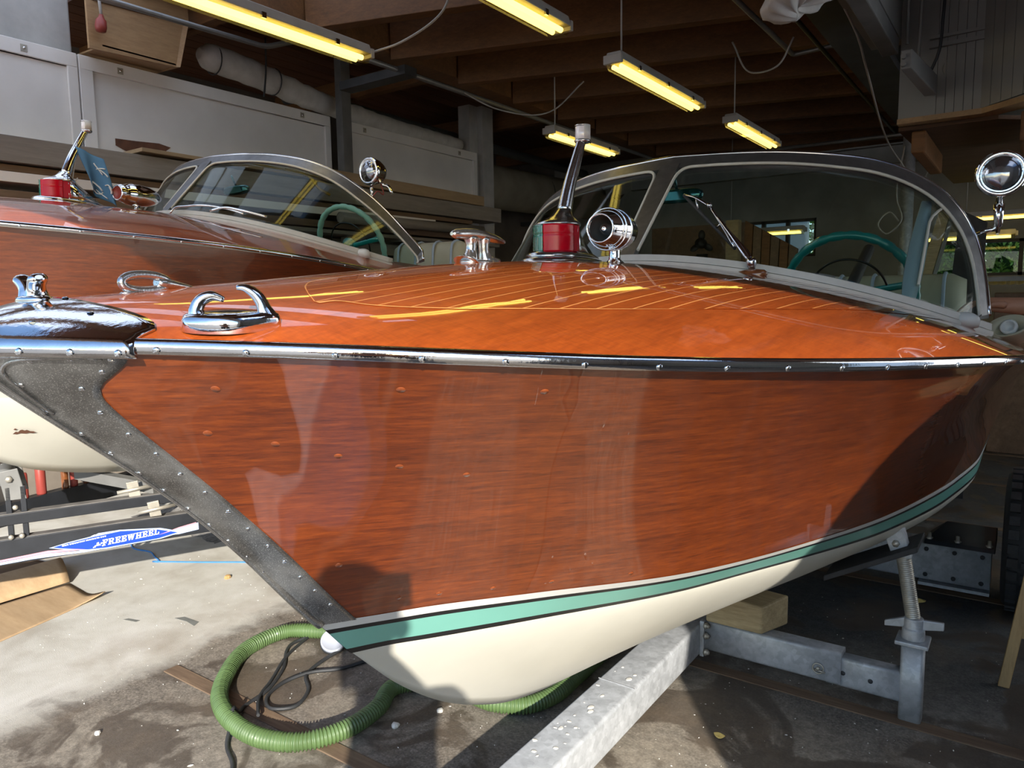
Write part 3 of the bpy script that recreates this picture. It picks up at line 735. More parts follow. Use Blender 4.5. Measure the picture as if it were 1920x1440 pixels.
    for a in (PI*.04, PI*.96, PI*1.5): sp.tube(circ(.215, np.array([a]))[0][None]*np.linspace(1, 0, 5)[:, None]+(wc+wn*.03*1)[None]*np.linspace(0, 1, 5)[:, None], .014, 8, squash=.5, up=wn)
    sp.lathe([(.045, .0), (.05, .02), (.03, .045), (.001, .05)], wc, wn, 20)
    build('spoke', sp, spoke_m, sw)
    build('horn_ring', MB().tube(circ(.135, ang, .01), .0045, 8, loop=True), 'black', sw)
    build('steering_column', MB().tube([wc, wc-wn*.42], .022, 12), 'dark_int', sw)
    # ---- mirror, seats, dome lamp, scoop
    mr = MB(); c = np.array([-.0, 2.63, 1.872]) if near else np.array([.06, 2.62, 1.80])
    rings = []
    for k, yy in ((.55, -.016), (.9, -.012), (1, 0), (1, .006), (.94, .008)):
        a = np.linspace(0, 2*PI, 28, endpoint=False); rings.append(np.stack([c[0]+.10*k*np.sign(np.cos(a))*np.abs(np.cos(a))**.6, c[1]+yy+0*a, c[2]+.0265*k*np.sign(np.sin(a))*np.abs(np.sin(a))**.7], -1))
    mr.loft(rings); mr.tube([c+[0, .0, .02], c+[0, -.03, .075]], .006, 8)
    B('rear_mirror', mr, 'teal_dark')
    for x0, x1 in ((.28, .86), (-.86, -.28)):
        mb = MB(); rings = []
        for x in np.linspace(x0, x1, 12):
            e = min(1, min(x-x0, x1-x)/.05+.35); a = np.linspace(0, 2*PI, 24, endpoint=False)
            rings.append(np.stack([0*a+x, 3.80+.075*np.cos(a)*e-.06, 1.32+(.265*np.sign(np.sin(a))*np.abs(np.sin(a))**.5)*(.85+.15*e)], -1))
        mb.loft(rings); seat = B('seat_back', mb, 'cream_vinyl')
        pp = MB()
        for x in np.linspace(x0+.08, x1-.08, 4): pp.tube(spline([[x, 3.662, 1.2], [x, 3.664, 1.45], [x, 3.69, 1.572], [x, 3.74, 1.589], [x, 3.80, 1.57]], 16), .008, 6)
        build('piping', pp, 'vinyl_blue', seat)
    for s in ((1, -1) if near else (1,)):
        p = np.array([s*.935, 2.655, float(deck_z(.935, 2.655))+.022])
        B('dome_lamp', MB().lathe([(.036, -.02), (.037, 0), (.030, .012), (.016, .018), (.001, .019)], p, (s*.2, -.35, 1), 20, squash=(1, .7)), 'white')
    if near:
        vs_ = MB(); c = np.array([1.045, 2.94, 1.375]); axv = np.array([-.25, -.85, .42]); axv /= np.linalg.norm(axv)
        vs_.lathe([(.060, .0), (.057, -.008), (.054, -.004), (.042, -.03), (.001, -.045)], c+axv*.045, axv, 28, caps=False, up=(1, .3, 0), squash=(1, .6))
        vs_.lathe([(.060, .0), (.064, -.008), (.062, -.04), (.050, -.085), (.03, -.12), (.001, -.14)], c+axv*.045, axv, 28, caps=False, up=(1, .3, 0), squash=(1, .6))
        sco = B('vent_scoop', vs_, 'cream_vinyl')
        build('scoop_cup', MB().lathe([(.024, .0), (.026, .022), (.018, .024), (.016, .004), (.001, .003)], c+axv*.012, axv, 16), 'white', sco)
    return root

M['plug_wood'] = wood('plug_mahogany', (.17, .04, .01), (.27, .06, .014), (.33, .08, .02), .4, 1.0, 1, 80, 5, 3)
M['pad_wood'] = wood('varnished_pad', (.12, .04, .012), (.18, .06, .018), (.24, .08, .025), .3, 1.0, 0, 80, 5, 6)
M['spot_lens'] = mat('spotlight_glass', (.30, .31, .34), .12, .9, .5, 9, .2, 30, coat=1.)
M['teal_dark'] = mat('teal_mirror_back', (.012, .12, .14), .15, .6, .1, 10, coat=1.)
OUT1 = [(0, 2.005), (.2, 1.995), (.385, 1.984), (.54, 1.963), (.65, 1.940), (.754, 1.894), (.847, 1.821), (.911, 1.724), (.948, 1.623), (.971, 1.516), (.985, 1.425)]
OUT2 = [(0, 1.962), (.2, 1.957), (.415, 1.940), (.577, 1.905), (.728, 1.834), (.844, 1.739), (.926, 1.641), (1.005, 1.524), (1.08, 1.40)]
boat = thing('motorboat', 'mahogany runabout nearest the camera with red and green bow light and turquoise waterline stripe', 'boat', (-1.1, 1.6, 0))
make_boat(boat, True, OUT1, 1.03, ('teal', 'teal'), False)
boat2 = thing('motorboat', 'second mahogany runabout behind, with a blue pennant beside its red bow light', 'boat', (-3.596, 1.464, .356))
boat2.rotation_euler = (-.028, 0, .0998)
make_boat(boat2, False, OUT2, .9, ('teal_pale', 'teal'), True)

hb2 = [o for o in boat2.children if o.name.startswith('hull_bottom')][0]
n0 = np.array([.60, -.40, -.69]); n0 /= np.linalg.norm(n0); t0 = np.cross([0, 0, 1.], n0); t0 /= np.linalg.norm(t0); u0 = np.cross(n0, t0)
c0 = np.array([.145, 1.409, .619])+n0*.0022
for pts in ([(-.04, -.006), (-.028, .008), (-.02, .004), (-.012, .016), (-.004, .019), (.004, .012), (.012, .016), (.022, .006), (.034, .004), (.042, -.004), (.03, -.008), (.018, -.004), (.006, -.008), (-.012, -.004), (-.026, -.010)], [(-.034, .022), (-.028, .030), (-.022, .026), (-.027, .018)]):
    build('bare_patch', MB().prism([c0+t0*a+u0*b for a, b in pts], n0*.0006), 'panel_tear', hb2, label='brown patch of flaked paint', off=(0, 0, 0))

# ------------------------------------------------------------------ floor
def floor_material():
    m, nt, b = _mat('workshop_floor')
    v = _tc(nt, (1, 1, 1)); sx = nt.nodes.new('ShaderNodeSeparateXYZ'); nt.links.new(v, sx.inputs[0])
    big = _noise(nt, v, 1.3, 5, .6, .4); med = _noise(nt, v, 4., 6, .65, .3); fine = _noise(nt, v, 110, 3, .7); grit = _noise(nt, v, 240, 2, .8)
    wet = _noise(nt, v, 2.6, 5, .55, .9)
    def math_(op, a, b_=None):
        n = nt.nodes.new('ShaderNodeMath'); n.operation = op
        for i, x in enumerate((a, b_)):
            if x is None: continue
            if isinstance(x, (int, float)): n.inputs[i].default_value = x
            else: nt.links.new(x, n.inputs[i])
        return n.outputs[0]
    # pale concrete strip beyond x = -3, old asphalt this side
    edge = math_('ADD', sx.outputs[0], math_('MULTIPLY', math_('SUBTRACT', med, .5), .5))
    e = nt.nodes.new('ShaderNodeMapRange'); e.inputs[1].default_value = -2.85; e.inputs[2].default_value = -3.02; nt.links.new(edge, e.inputs[0])
    conc = _ramp(nt, med, [(.25, (.45, .42, .36)), (.5, (.58, .56, .50)), (.75, (.68, .66, .61))])
    asph = _ramp(nt, fine, [(.3, (.085, .075, .065)), (.5, (.17, .15, .125)), (.68, (.27, .24, .205)), (.78, (.38, .35, .30))])
    dust = _ramp(nt, big, [(.42, 0.), (.62, 1.)])
    asph = _mix(nt, math_('MULTIPLY', dust, .55), asph, (.33, .295, .24))
    mid_ = _ramp(nt, _noise(nt, v, 28, 4, .75), [(.35, .72), (.65, 1.25)]); mq = nt.nodes.new('ShaderNodeMix'); mq.data_type = 'RGBA'; mq.blend_type = 'MULTIPLY'; mq.inputs[0].default_value = 1
    nt.links.new(asph, mq.inputs[6]); nt.links.new(mid_, mq.inputs[7]); asph = mq.outputs[2]
    # the inner bay, from the first cross batten on, shifts to a darker, bluer tone
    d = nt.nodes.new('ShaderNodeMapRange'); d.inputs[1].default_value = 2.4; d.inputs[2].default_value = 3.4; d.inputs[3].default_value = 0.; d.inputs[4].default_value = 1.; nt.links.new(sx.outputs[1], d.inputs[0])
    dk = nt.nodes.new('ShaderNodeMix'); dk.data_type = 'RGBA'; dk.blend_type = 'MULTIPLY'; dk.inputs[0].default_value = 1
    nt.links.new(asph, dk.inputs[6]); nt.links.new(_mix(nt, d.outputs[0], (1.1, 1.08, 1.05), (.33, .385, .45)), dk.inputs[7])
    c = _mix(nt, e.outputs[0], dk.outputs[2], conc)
    # damp stains
    damp = _ramp(nt, wet, [(.50, 0.), (.545, 1.)])
    lim = nt.nodes.new('ShaderNodeMapRange'); lim.inputs[1].default_value = -3.05; lim.inputs[2].default_value = -2.75; nt.links.new(edge, lim.inputs[0])
    dampf = math_('MULTIPLY', math_('MULTIPLY', damp, lim.outputs[0]), .72)
    c = _mix(nt, dampf, c, (.07, .053, .040))
    brown = _ramp(nt, _noise(nt, v, 2.7, 4, .6), [(.5, 0.), (.75, 1.)])
    c = _mix(nt, math_('MULTIPLY', brown, .35), c, (.22, .15, .09))
    spk = _ramp(nt, _noise(nt, v, 95, 2, .5), [(.76, 0.), (.79, 1.)])
    c = _mix(nt, math_('MULTIPLY', spk, .25), c, (.50, .47, .42))
    nt.links.new(c, b.inputs['Base Color'])
    rg = nt.nodes.new('ShaderNodeMapRange'); rg.inputs[3].default_value = .9; rg.inputs[4].default_value = .45; nt.links.new(dampf, rg.inputs[0]); nt.links.new(rg.outputs[0], b.inputs['Roughness'])
    h = math_('ADD', math_('MULTIPLY', grit, .5), math_('MULTIPLY', med, .6)); _bump(nt, b, h, .35, .006)
    return m
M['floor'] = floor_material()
M['batten'] = wood('floor_batten', (.10, .065, .04), (.16, .105, .065), (.23, .16, .10), .85, 0, 0, 30, 4., 12, bump=.3)
M['ground'] = mat('yard_asphalt', (.33, .315, .29), .9, 0, .15, 3)
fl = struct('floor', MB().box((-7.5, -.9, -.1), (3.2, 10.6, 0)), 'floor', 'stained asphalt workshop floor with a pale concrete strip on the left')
for y in (1.545, 2.78, 4.17, 5.5, 6.8, 8.1):
    mb = MB(); x = -2.85 if y < 2 else -3.6
    while x < 1.9:
        x2 = min(x+RNG.uniform(1.6, 2.4), 1.9); mb = MB().box((x, y-.032, -.02), (x2-.008, y+.032, .004)); build('floor_batten', mb, 'batten', fl, .002); x = x2
struct('yard', MB().box((-40, -60, -.14), (40, -.9, -.03)), 'ground', 'open asphalt yard outside the workshop door')
struct('back_yard', MB().box((-40, 10.6, -.14), (40, 40, -.05)), 'ground', 'open ground behind the workshop')

# ------------------------------------------------------------------ walls, roof
struct('wall_left', MB().box((-6.6, 0, 0), (-6.45, 10.6, 4.2)), 'wall', 'dark workshop wall behind the racks')
wr_ = MB(); wr_.box((2.75, 0, 0), (2.9, 2.5, 4.2)); wr_.box((2.75, 2.5, 0), (2.9, 10.6, .3)); wr_.box((2.75, 2.5, 3.0), (2.9, 10.6, 4.2)); wr_.box((2.75, 6.6, .3), (2.9, 10.6, 3.0))
for y in (3.8, 5.2): wr_.box((2.78, y, .3), (2.9, y+.06, 3.0))
struct('wall_right', wr_, 'wall_grey', 'grey workshop wall on the right, opened for an added fill-light strip')
wb = MB()
Y0, Y1 = 10.4, 10.55
for lo, hi in (((-6.5, 0), (-3.45, 4.2)), ((-3.45, 0), (-2.40, 2.02)), ((-3.45, 2.52), (-2.40, 4.2)), ((-2.40, 0), (-1.14, 4.2)), ((-1.14, 0), (.9, 1.70)), ((-1.14, 2.12), (.9, 4.2)), ((.9, 0), (2.8, 4.2))):
    wb.box((lo[0], Y0, lo[1]), (hi[0], Y1, hi[1]))
struct('wall_back', wb, 'wall_grey', 'grey back wall of the workshop with small high windows')
M['win_frame'] = mat('dark_window_frame', (.05, .045, .04), .6, 0, .2, 8)
M['win_glass'] = glass('window_glass', (.9, .93, .92))
def window(n, x0, x1, z0, z1, bars, label):
    mb = MB()
    for a, b in (((x0, z0), (x1, z0+.035)), ((x0, z1-.035), (x1, z1)), ((x0, z0), (x0+.03, z1)), ((x1-.03, z0), (x1, z1))): mb.box((a[0], 10.42, a[1]), (b[0], 10.50, b[1]))
    for x in bars: mb.box((x-.022, 10.42, z0), (x+.022, 10.50, z1))
    f = struct(n, mb, 'win_frame', label)
    xs = [x0+.03]+list(bars)+[x1-.03]
    for a, b in zip(xs[:-1], xs[1:]): build('pane', MB().box((a, 10.455, z0+.03), (b, 10.461, z1-.03)), 'win_glass', f)
window('window_1', -3.45, -2.40, 2.02, 2.52, (-3.10, -2.775), 'small high back window in three lights seen through the windscreen')
window('window_2', -1.14, .9, 1.70, 2.12, (-.15,), 'long low back window full of green leaves')
# front wall with the door opening the sun comes through
FY = 0.0
wf = MB()
wf.prism([(1.02, FY-.12, -.05), (6.5, FY-.12, -.05), (6.5, FY-.12, 3.9), (1.68, FY-.12, 3.9), (1.68, FY-.12, 2.42)], (0, .12, 0)); wf.prism([(-6.6, FY-.12, 2.60), (1.7, FY-.12, 2.41), (1.7, FY-.12, 2.60), (-6.6, FY-.12, 2.66)], (0, .12, 0)); wf.box((-6.6, FY-.12, 3.62), (1.7, FY, 3.9)); wf.box((-2.4, FY-.12, 2.58), (1.7, FY, 3.62)); wf.box((-14, FY-.12, -.05), (-6.4, FY, 3.9))
struct('wall_front', wf, 'outer_wall', 'front wall around the wide open workshop door')
# roof: boards on rafters, a little askew to the walls as in the picture
RA = math.radians(17.5); RD = np.array([math.cos(RA), math.sin(RA), 0]); RN = np.array([-math.sin(RA), math.cos(RA), 0])
FILL_SKL = ((-6.45, -4.4, .1, 2.6), (-4.4, -2.5, .1, 3.2), (1.0, 2.7, .1, 1.9))          # unseen translucent roof sheets over the door bay, added as fill light
cm = MB()
cm.box((-6.6, 2.6, 3.62), (2.9, 10.6, 3.75)); cm.box((-4.2, 0, 3.62), (.35, 2.6, 3.75)); cm.box((-6.6, 0, 3.62), (-6.45, 2.6, 3.75)); cm.box((-6.45, 0, 3.62), (-4.2, .1, 3.75)); cm.box((2.7, 0, 3.62), (2.9, 2.6, 3.75)); cm.box((.35, 0, 3.62), (2.7, .1, 3.75))
cm = MB(); xs_ = (-6.6, -6.45, -4.4, -2.5, 1.0, 2.7, 2.9); ys_ = (0, .1, 1.9, 2.6, 3.2, 10.6)
for xa, xb_ in zip(xs_[:-1], xs_[1:]):
    for ya, yb_ in zip(ys_[:-1], ys_[1:]):
        if any(xa >= a-.01 and xb_ <= b+.01 and ya >= c-.01 and yb_ <= d_+.01 for a, b, c, d_ in FILL_SKL): continue
        cm.box((xa, ya, 3.62), (xb_, yb_, 3.75))
cl = struct('ceiling', cm, 'boards', 'dark timber roof of boards on exposed rafters')
mt = bpy.data.materials.new('translucent_fill_sheet'); mt.use_nodes = True; tn = mt.node_tree; tn.nodes.clear()
to_ = tn.nodes.new('ShaderNodeOutputMaterial'); tb = tn.nodes.new('ShaderNodeBsdfTranslucent'); tb.inputs[0].default_value = (.88, .93, 1.0, 1); tn.links.new(tb.outputs[0], to_.inputs[0]); M['fill_sheet'] = mt  # diffuses sun and sky through the added fill sheets
for n, (a, b, c, e) in enumerate(FILL_SKL):
    struct('window_%d' % (n+3), MB().grid(np.array([[(x, y, 3.70+.002*math.sin(x*40)) for y in (c, e)] for x in np.linspace(a, b, 60)])), 'fill_sheet', 'unseen translucent ribbed roof sheet added as fill light, %s the frame' % (('far left above', 'left above', 'right above')[n]))
struct('window_7', MB().grid(np.array([[(2.83, y, z) for z in (.3, 3.0)] for y in (2.5, 6.6)])), 'fill_sheet', 'unseen translucent strip added to the right wall as fill light')  # unseen glazing, added to brighten the back of the interior
struct('window_6', MB().grid(np.array([[(x, -.06+.002*math.sin(x*40), z) for z in (2.64, 3.62)] for x in np.linspace(-6.4, -2.4, 120)])), 'fill_sheet', 'unseen translucent ribbed sheet added over the door head as fill light')  # unseen strip above the lintel, added to lift the interior light
def at_rafter(y_left, x): return np.array([x, y_left+(x+3.80)*math.tan(RA), 0])
for i in range(60):
    x = -6.5+i*.155
    if x > 2.7: break
    ys0 = 2.62 if x < -4.42 else 3.22 if x < -2.45 else (1.92 if x > .85 else .02)
    build('ceiling_board', MB().box((x, ys0, 3.585), (x+.148, 10.4, 3.62)), 'boards', cl)
for i in range(-5, 15):
    yl = 3.98+.745*i
    xa, xb_ = -3.80, (-1.0 if i > -4 else -1.0)
    if yl < -1.4 or yl > 10.2: continue
    a = at_rafter(yl, xa); b = at_rafter(yl, xb_)
    if b[1] > 10.3: b = a+(b-a)*((10.3-a[1])/(b[1]-a[1]))
    if a[1] < .1: continue
    h = RN*.045
    build('rafter', MB().hull8([a-h+[0, 0, 3.19], b-h+[0, 0, 3.19], b+h+[0, 0, 3.19], a+h+[0, 0, 3.19]], [a-h+[0, 0, 3.50], b-h+[0, 0, 3.50], b+h+[0, 0, 3.50], a+h+[0, 0, 3.50]]), 'timber', cl, .004)
for y in (1.2, 3.1, 5.0, 6.9, 8.8):
    build('rafter', MB().box((-6.45, y, 3.40), (-3.85, y+.09, 3.585)), 'timber', cl, .004)
build('purlin', MB().box((-3.97, .02, 3.24), (-3.80, 10.3, 3.50)), 'timber', cl, .004)
# steel I-beam, fascia and cross beams
ib = MB(); ib.box((-1.10, 0.02, 3.02), (-.84, 10.35, 3.045)); ib.box((-1.10, 0.02, 3.30), (-.84, 10.35, 3.325)); ib.box((-.982, 0.02, 3.045), (-.958, 10.35, 3.30))
struct('steel_beam', ib, 'steel_dark', 'dark steel I-beam running to the back under the rafters')
fa = MB(); fa.box((-.82, .02, 2.86), (-.66, 4.7, 3.58))
struct('fascia_beam', fa, 'clad', 'white painted fascia beam beside the steel I-beam')
cb = MB(); cb.box((-3.9, 8.0, 2.74), (2.7, 8.03, 2.92)); cb.box((-3.9, 7.93, 2.74), (2.7, 8.03, 2.755)); cb.box((-3.9, 7.93, 2.905), (2.7, 8.03, 2.92))
cbo = struct('cross_beam', cb, 'steel_grey', 'grey steel channel crossing the back of the workshop')
build('conduit', MB().tube([(-3.0, 7.9, 3.0), (-.2, 7.9, 2.97), (.6, 7.9, 2.97)], .018, 8), 'conduit', cbo)
struct('steel_column', MB().tube([(-.93, 7.2, 0), (-.93, 7.2, 3.0)], .05, 20), 'galv', 'round steel column seen through the windscreen')
sc2 = MB(); sc2.box((-4.95, 4.46, 0), (-4.87, 4.56, 3.6)); struct('steel_post', sc2, 'steel_grey', 'slim grey steel post between two white panels')
sc3 = MB(); sc3.box((-5.2, 6.42, 0), (-5.05, 6.62, 3.6)); sc3.box((-5.06, 6.56, 0), (-4.98, 6.75, 3.6)); struct('column', sc3, 'concrete_col', 'pale column at the far end of the white panels')
cc = MB(); cc.box((-5.5, 1.98, 3.085), (-5.08, 2.40, 3.62)); struct('concrete_pier', cc, 'concrete_col', 'whitewashed pier above the first white panel', bevel=.012)
# white clad cabin of the upper floor
M['cabin_under'] = wood('dark_floor_joists', (.05, .022, .01), (.085, .038, .016), (.12, .055, .024), .8, 0, 0, 30, 4, 10)
P0, P1, P2, P3 = (-.66, 4.62), (-.27, 4.60), (.10, 4.18), (.12, .2)
cbm = struct('cabin_wall', MB().hull8([(*P0, 2.445), (*P1, 2.44), (P1[0], P1[1]+.1, 2.44), (P0[0], P0[1]+.1, 2.445)], [(*P0, 3.6), (*P1, 3.6), (P1[0], P1[1]+.1, 3.6), (P0[0], P0[1]+.1, 3.6)]), 'clad', 'white boarded upper cabin wall above the workshop on the right')
def board_row(A, B, n, z0=2.44, z1=3.58):
    A = np.array([*A, 0.]); B = np.array([*B, 0.]); d = (B-A)/n; nrm = np.array([d[1], -d[0], 0]); nrm /= np.linalg.norm(nrm); nrm *= (1 if nrm[1] < 0 else -1)
    for i in range(n):
        a = A+d*i+d*.03; b = A+d*(i+1)-d*.03; t = nrm*.014
        build('wall_board', MB().hull8([a+[0, 0, z0], b+[0, 0, z0], b+t+[0, 0, z0], a+t+[0, 0, z0]], [a+[0, 0, z1], b+[0, 0, z1], b+t+[0, 0, z1], a+t+[0, 0, z1]]), 'clad', cbm)
board_row((-.52, 4.62), P1, 6); board_row(P1, P2, 8)
build('corner_wall', MB().hull8([(*P1, 2.44), (*P2, 2.42), (P2[0]+.1, P2[1]+.1, 2.42), (P1[0], P1[1]+.12, 2.44)], [(*P1, 3.6), (*P2, 3.6), (P2[0]+.1, P2[1]+.1, 3.6), (P1[0], P1[1]+.12, 3.6)]), 'clad', cbm)
build('batten', MB().box((-.52, 4.575, 2.78), (-.275, 4.605, 2.80)), 'clad', cbm); build('batten', MB().box((-.52, 4.575, 2.825), (-.275, 4.605, 2.84)), 'clad', cbm)
build('vent_ring', MB().tube([(-.405+.052*math.cos(a), 4.603, 2.67+.052*math.sin(a)) for a in np.linspace(0, 2*PI, 36, endpoint=False)], .003, 6, loop=True), 'steel_grey', cbm)
build('round_vent', MB().lathe([(.052, 0), (.050, .006), (.001, .0062)], (-.405, 4.606, 2.67), (0, -1, 0), 32), 'clad', cbm)
build('sill_board', MB().hull8([(P0[0], P0[1]-.03, 2.415), (P1[0], P1[1]-.03, 2.41), (P1[0], P1[1]+.1, 2.41), (P0[0], P0[1]+.1, 2.415)], [(P0[0], P0[1]-.03, 2.442), (P1[0], P1[1]-.03, 2.438), (P1[0], P1[1]+.1, 2.438), (P0[0], P0[1]+.1, 2.442)]), 'ply', cbm)
build('sill_board', MB().hull8([(P1[0], P1[1]-.03, 2.41), (P2[0], P2[1]-.03, 2.39), (P2[0]+.1, P2[1]+.1, 2.39), (P1[0], P1[1]+.1, 2.41)], [(P1[0], P1[1]-.03, 2.438), (P2[0], P2[1]-.03, 2.418), (P2[0]+.1, P2[1]+.1, 2.418), (P1[0], P1[1]+.1, 2.438)]), 'ply', cbm)
build('cabin_floor', MB().hull8([(-.66, 4.66, 2.39), (-.2, 4.66, 2.39), (2.7, 8.0, 2.5), (-.66, 8.0, 2.5)], [(-.66, 4.66, 2.41), (-.2, 4.66, 2.41), (2.7, 8.0, 2.55), (-.66, 8.0, 2.55)]), 'cabin_under', cbm)
build('joist_end', MB().box((-.60, 4.70, 2.27), (-.53, 5.6, 2.39)), 'timber', cbm, .01)
build('joist_end', MB().box((-.10, 4.50, 2.24), (-.05, 5.6, 2.385)), 'timber', cbm, .01)

# ------------------------------------------------------------------ ceiling lamps
def lamp(loc, L, label, group, axis='y', wires=True, wid=.11, parent_z=3.5):
    t = thing('ceiling_lamp', label, 'ceiling lamp', loc, group)
    x, y, z = loc
    def T(P):
        P = np.asarray(P, float)
        return P if axis == 'y' else np.stack([P[..., 1], P[..., 0], P[..., 2]], -1)
    def part(nm, mb, m, par=None, **k):
        mb.v = [tuple(T(np.array(p))) for p in mb.v]; return build(nm, mb, m, par or t, off=(0, 0, 0), **k)
    h = wid/2
    part('housing', MB().hull8([(-h, 0, 0), (h, 0, 0), (h, L, 0), (-h, L, 0)], [(-h*.8, .01, .05), (h*.8, .01, .05), (h*.8, L-.01, .05), (-h*.8, L-.01, .05)]), 'lamp_body', bevel=.006)
    part('diffuser', MB().hull8([(-h*.72, .02, -.045), (h*.72, .02, -.045), (h*.72, L-.02, -.045), (-h*.72, L-.02, -.045)], [(-h*.95, .005, 0), (h*.95, .005, 0), (h*.95, L-.005, 0), (-h*.95, L-.005, 0)]), 'diffuser')
    for s in (-1, 1): part('tube', MB().tube([(s*h*.42, .05, -.022), (s*h*.42, L-.05, -.022)], .0135, 10), 'tube')
    for yy in (.0, L):
        part('end_cap', MB().box((-h*1.02, yy-.012, -.018), (h*1.02, yy+.012, .03)), 'lamp_body', bevel=.004)
    for yy in (.18*L, .5*L, .82*L):
        for s in (-1, 1): part('clip', MB().box((s*h*.98-.006, yy-.012, -.012), (s*h*.98+.006, yy+.012, .014)), 'frame_bright')
    if wires:
        for yy in (.08*L,):
            part('hanger', MB().tube([(0, yy, .05), (0, yy, parent_z-z)], .005, 6), 'cable_white')
G_ = 'fluorescent lamps hung from the rafters'
lamp((-2.98, 1.55, 2.80), 1.36, 'long yellow strip lamp at the top left, above the white panels', G_)
lamp((-1.94, 1.95, 2.80), 1.26, 'yellow strip lamp cut by the top edge of the picture', G_)
lamp((-1.96, 3.78, 2.80), 1.25, 'yellow strip lamp hanging over the middle of the near windscreen', G_)
lamp((-1.91, 5.55, 2.80), 1.15, 'small yellow strip lamp right of the middle lamp, farther back', G_)
lamp((-3.16, 5.02, 2.80), 1.10, 'yellow strip lamp behind the tip of the near boat\'s mast', G_)
lamp((-.72, 9.0, 2.27), 1.3, 'far yellow strip lamp across the back, behind the near spotlight', 'fluorescent lamps across the back bay', 'x', parent_z=3.6)
lamp((-1.1, 9.3, 2.10), .92, 'lower far yellow strip lamp just above the leafy window', 'fluorescent lamps across the back bay', 'x', parent_z=3.6)
lamp((-3.0, 8.6, 2.22), .9, 'far yellow strip lamp seen low through the near windscreen beside the mast', 'fluorescent lamps across the back bay', 'x', parent_z=3.6)

# ------------------------------------------------------------------ pipes, cables, things under the roof
def simple(name, label, cat, mb, m, group=None, bevel=0., kind=None):
    return build(name, mb, m, None, bevel, kind, label, cat, group)
simple('conduit_pipe', 'grey conduit along the left ends of the rafters', 'pipe', MB().tube([(-3.7, .2, 3.10), (-3.7, 9.8, 3.10)], .02, 8), 'conduit')
simple('conduit_pipe', 'bent grey conduit beside the white bundle', 'pipe', MB().tube(fillet([(-4.4, 1.6, 3.22), (-4.4, 2.85, 3.24), (-4.4, 3.36, 3.25), (-4.38, 3.72, 3.40), (-4.38, 3.8, 3.52)], .06), .018, 8), 'conduit')
simple('conduit_pipe', 'dark conduit slanting under the rafters with a short bright elbow', 'pipe', MB().tube(fillet([(-1.42, 1.5, 3.1), (-1.42, 5.36, 3.12), (-1.12, 5.36, 3.13), (-1.12, 5.36, 3.3)], .03), .016, 8), 'conduit')
simple('conduit_pipe', 'dark conduit nearest the steel I-beam', 'pipe', MB().tube([(-1.22, 1.5, 3.1), (-1.22, 8.5, 3.1)], .014, 8), 'cable_dark')
simple('steel_bar', 'blue-grey steel bar hung near the tall post', 'bar', MB().box((-4.28, 3.90, 3.06), (-3.62, 4.02, 3.12)), 'steel_dark')
def cable(label, pts, r=.006, m='cable_white', n=30, name='cable', cat='cable'):
    return simple(name, label, cat, MB().tube(spline(pts, n), r, 6), m)
cable('pale cable looping under the rafters beyond the tall post', [(-3.72, 4.6, 3.12), (-3.5, 4.8, 2.98), (-3.2, 5.1, 2.97), (-2.95, 5.2, 3.18)])
cable('pale cable drooping from the end of the long strip lamp', [(-2.95, 2.93, 2.82), (-2.75, 2.95, 2.84), (-2.6, 3.1, 3.0), (-2.6, 3.2, 3.2)])
cable('pale cable swagged between rafters on the right', [(-1.75, 5.1, 3.2), (-1.62, 5.1, 2.98), (-1.45, 5.1, 2.99), (-1.35, 5.1, 3.15)])
cable('thin cable crossing down the steel I-beam', [(-.86, 3.6, 2.98), (-.80, 4.2, 2.80), (-.83, 4.6, 2.76), (-.92, 6.5, 2.55), (-.85, 7.5, 2.5), (-.8, 7.9, 2.75)])
cable('dark cable running down the white cabin wall', [(-.46, 4.5, 3.5), (-.455, 4.5, 2.9), (-.47, 4.5, 2.72), (-.51, 4.5, 2.62)], .008, 'cable_dark')
for (a, b, lb) in (((-.62, 4.5, 3.5), (-.615, 4.5, 2.80), 'straight white conduit on the fascia, left one'), ((-.545, 4.5, 3.5), (-.56, 4.5, 2.70), 'straight white conduit ending at the junction box')):
    simple('white_conduit', lb, 'conduit', MB().tube([a, b], .008, 8), 'clad')
jb = thing('junction_box', 'long white switch box on the fascia below the conduits', 'box', (-.56, 4.3, 2.6))
build('case', MB().hull8([(-.60, 4.20, 2.60), (-.55, 4.20, 2.60), (-.47, 4.55, 2.53), (-.53, 4.55, 2.53)], [(-.60, 4.20, 2.69), (-.55, 4.20, 2.69), (-.47, 4.55, 2.63), (-.53, 4.55, 2.63)]), 'clad', jb, .006)
for z in (2.62, 2.655): build('gland', MB().tube([(-.585, 4.20, z+.0), (-.585, 4.175, z)], .012, 10), 'clad', jb)
simple('cable_tray', 'grey steel tray end bolted under the fascia', 'tray', MB().box((-.74, 3.2, 2.77), (-.66, 4.55, 2.855)), 'steel_grey', None, .006)
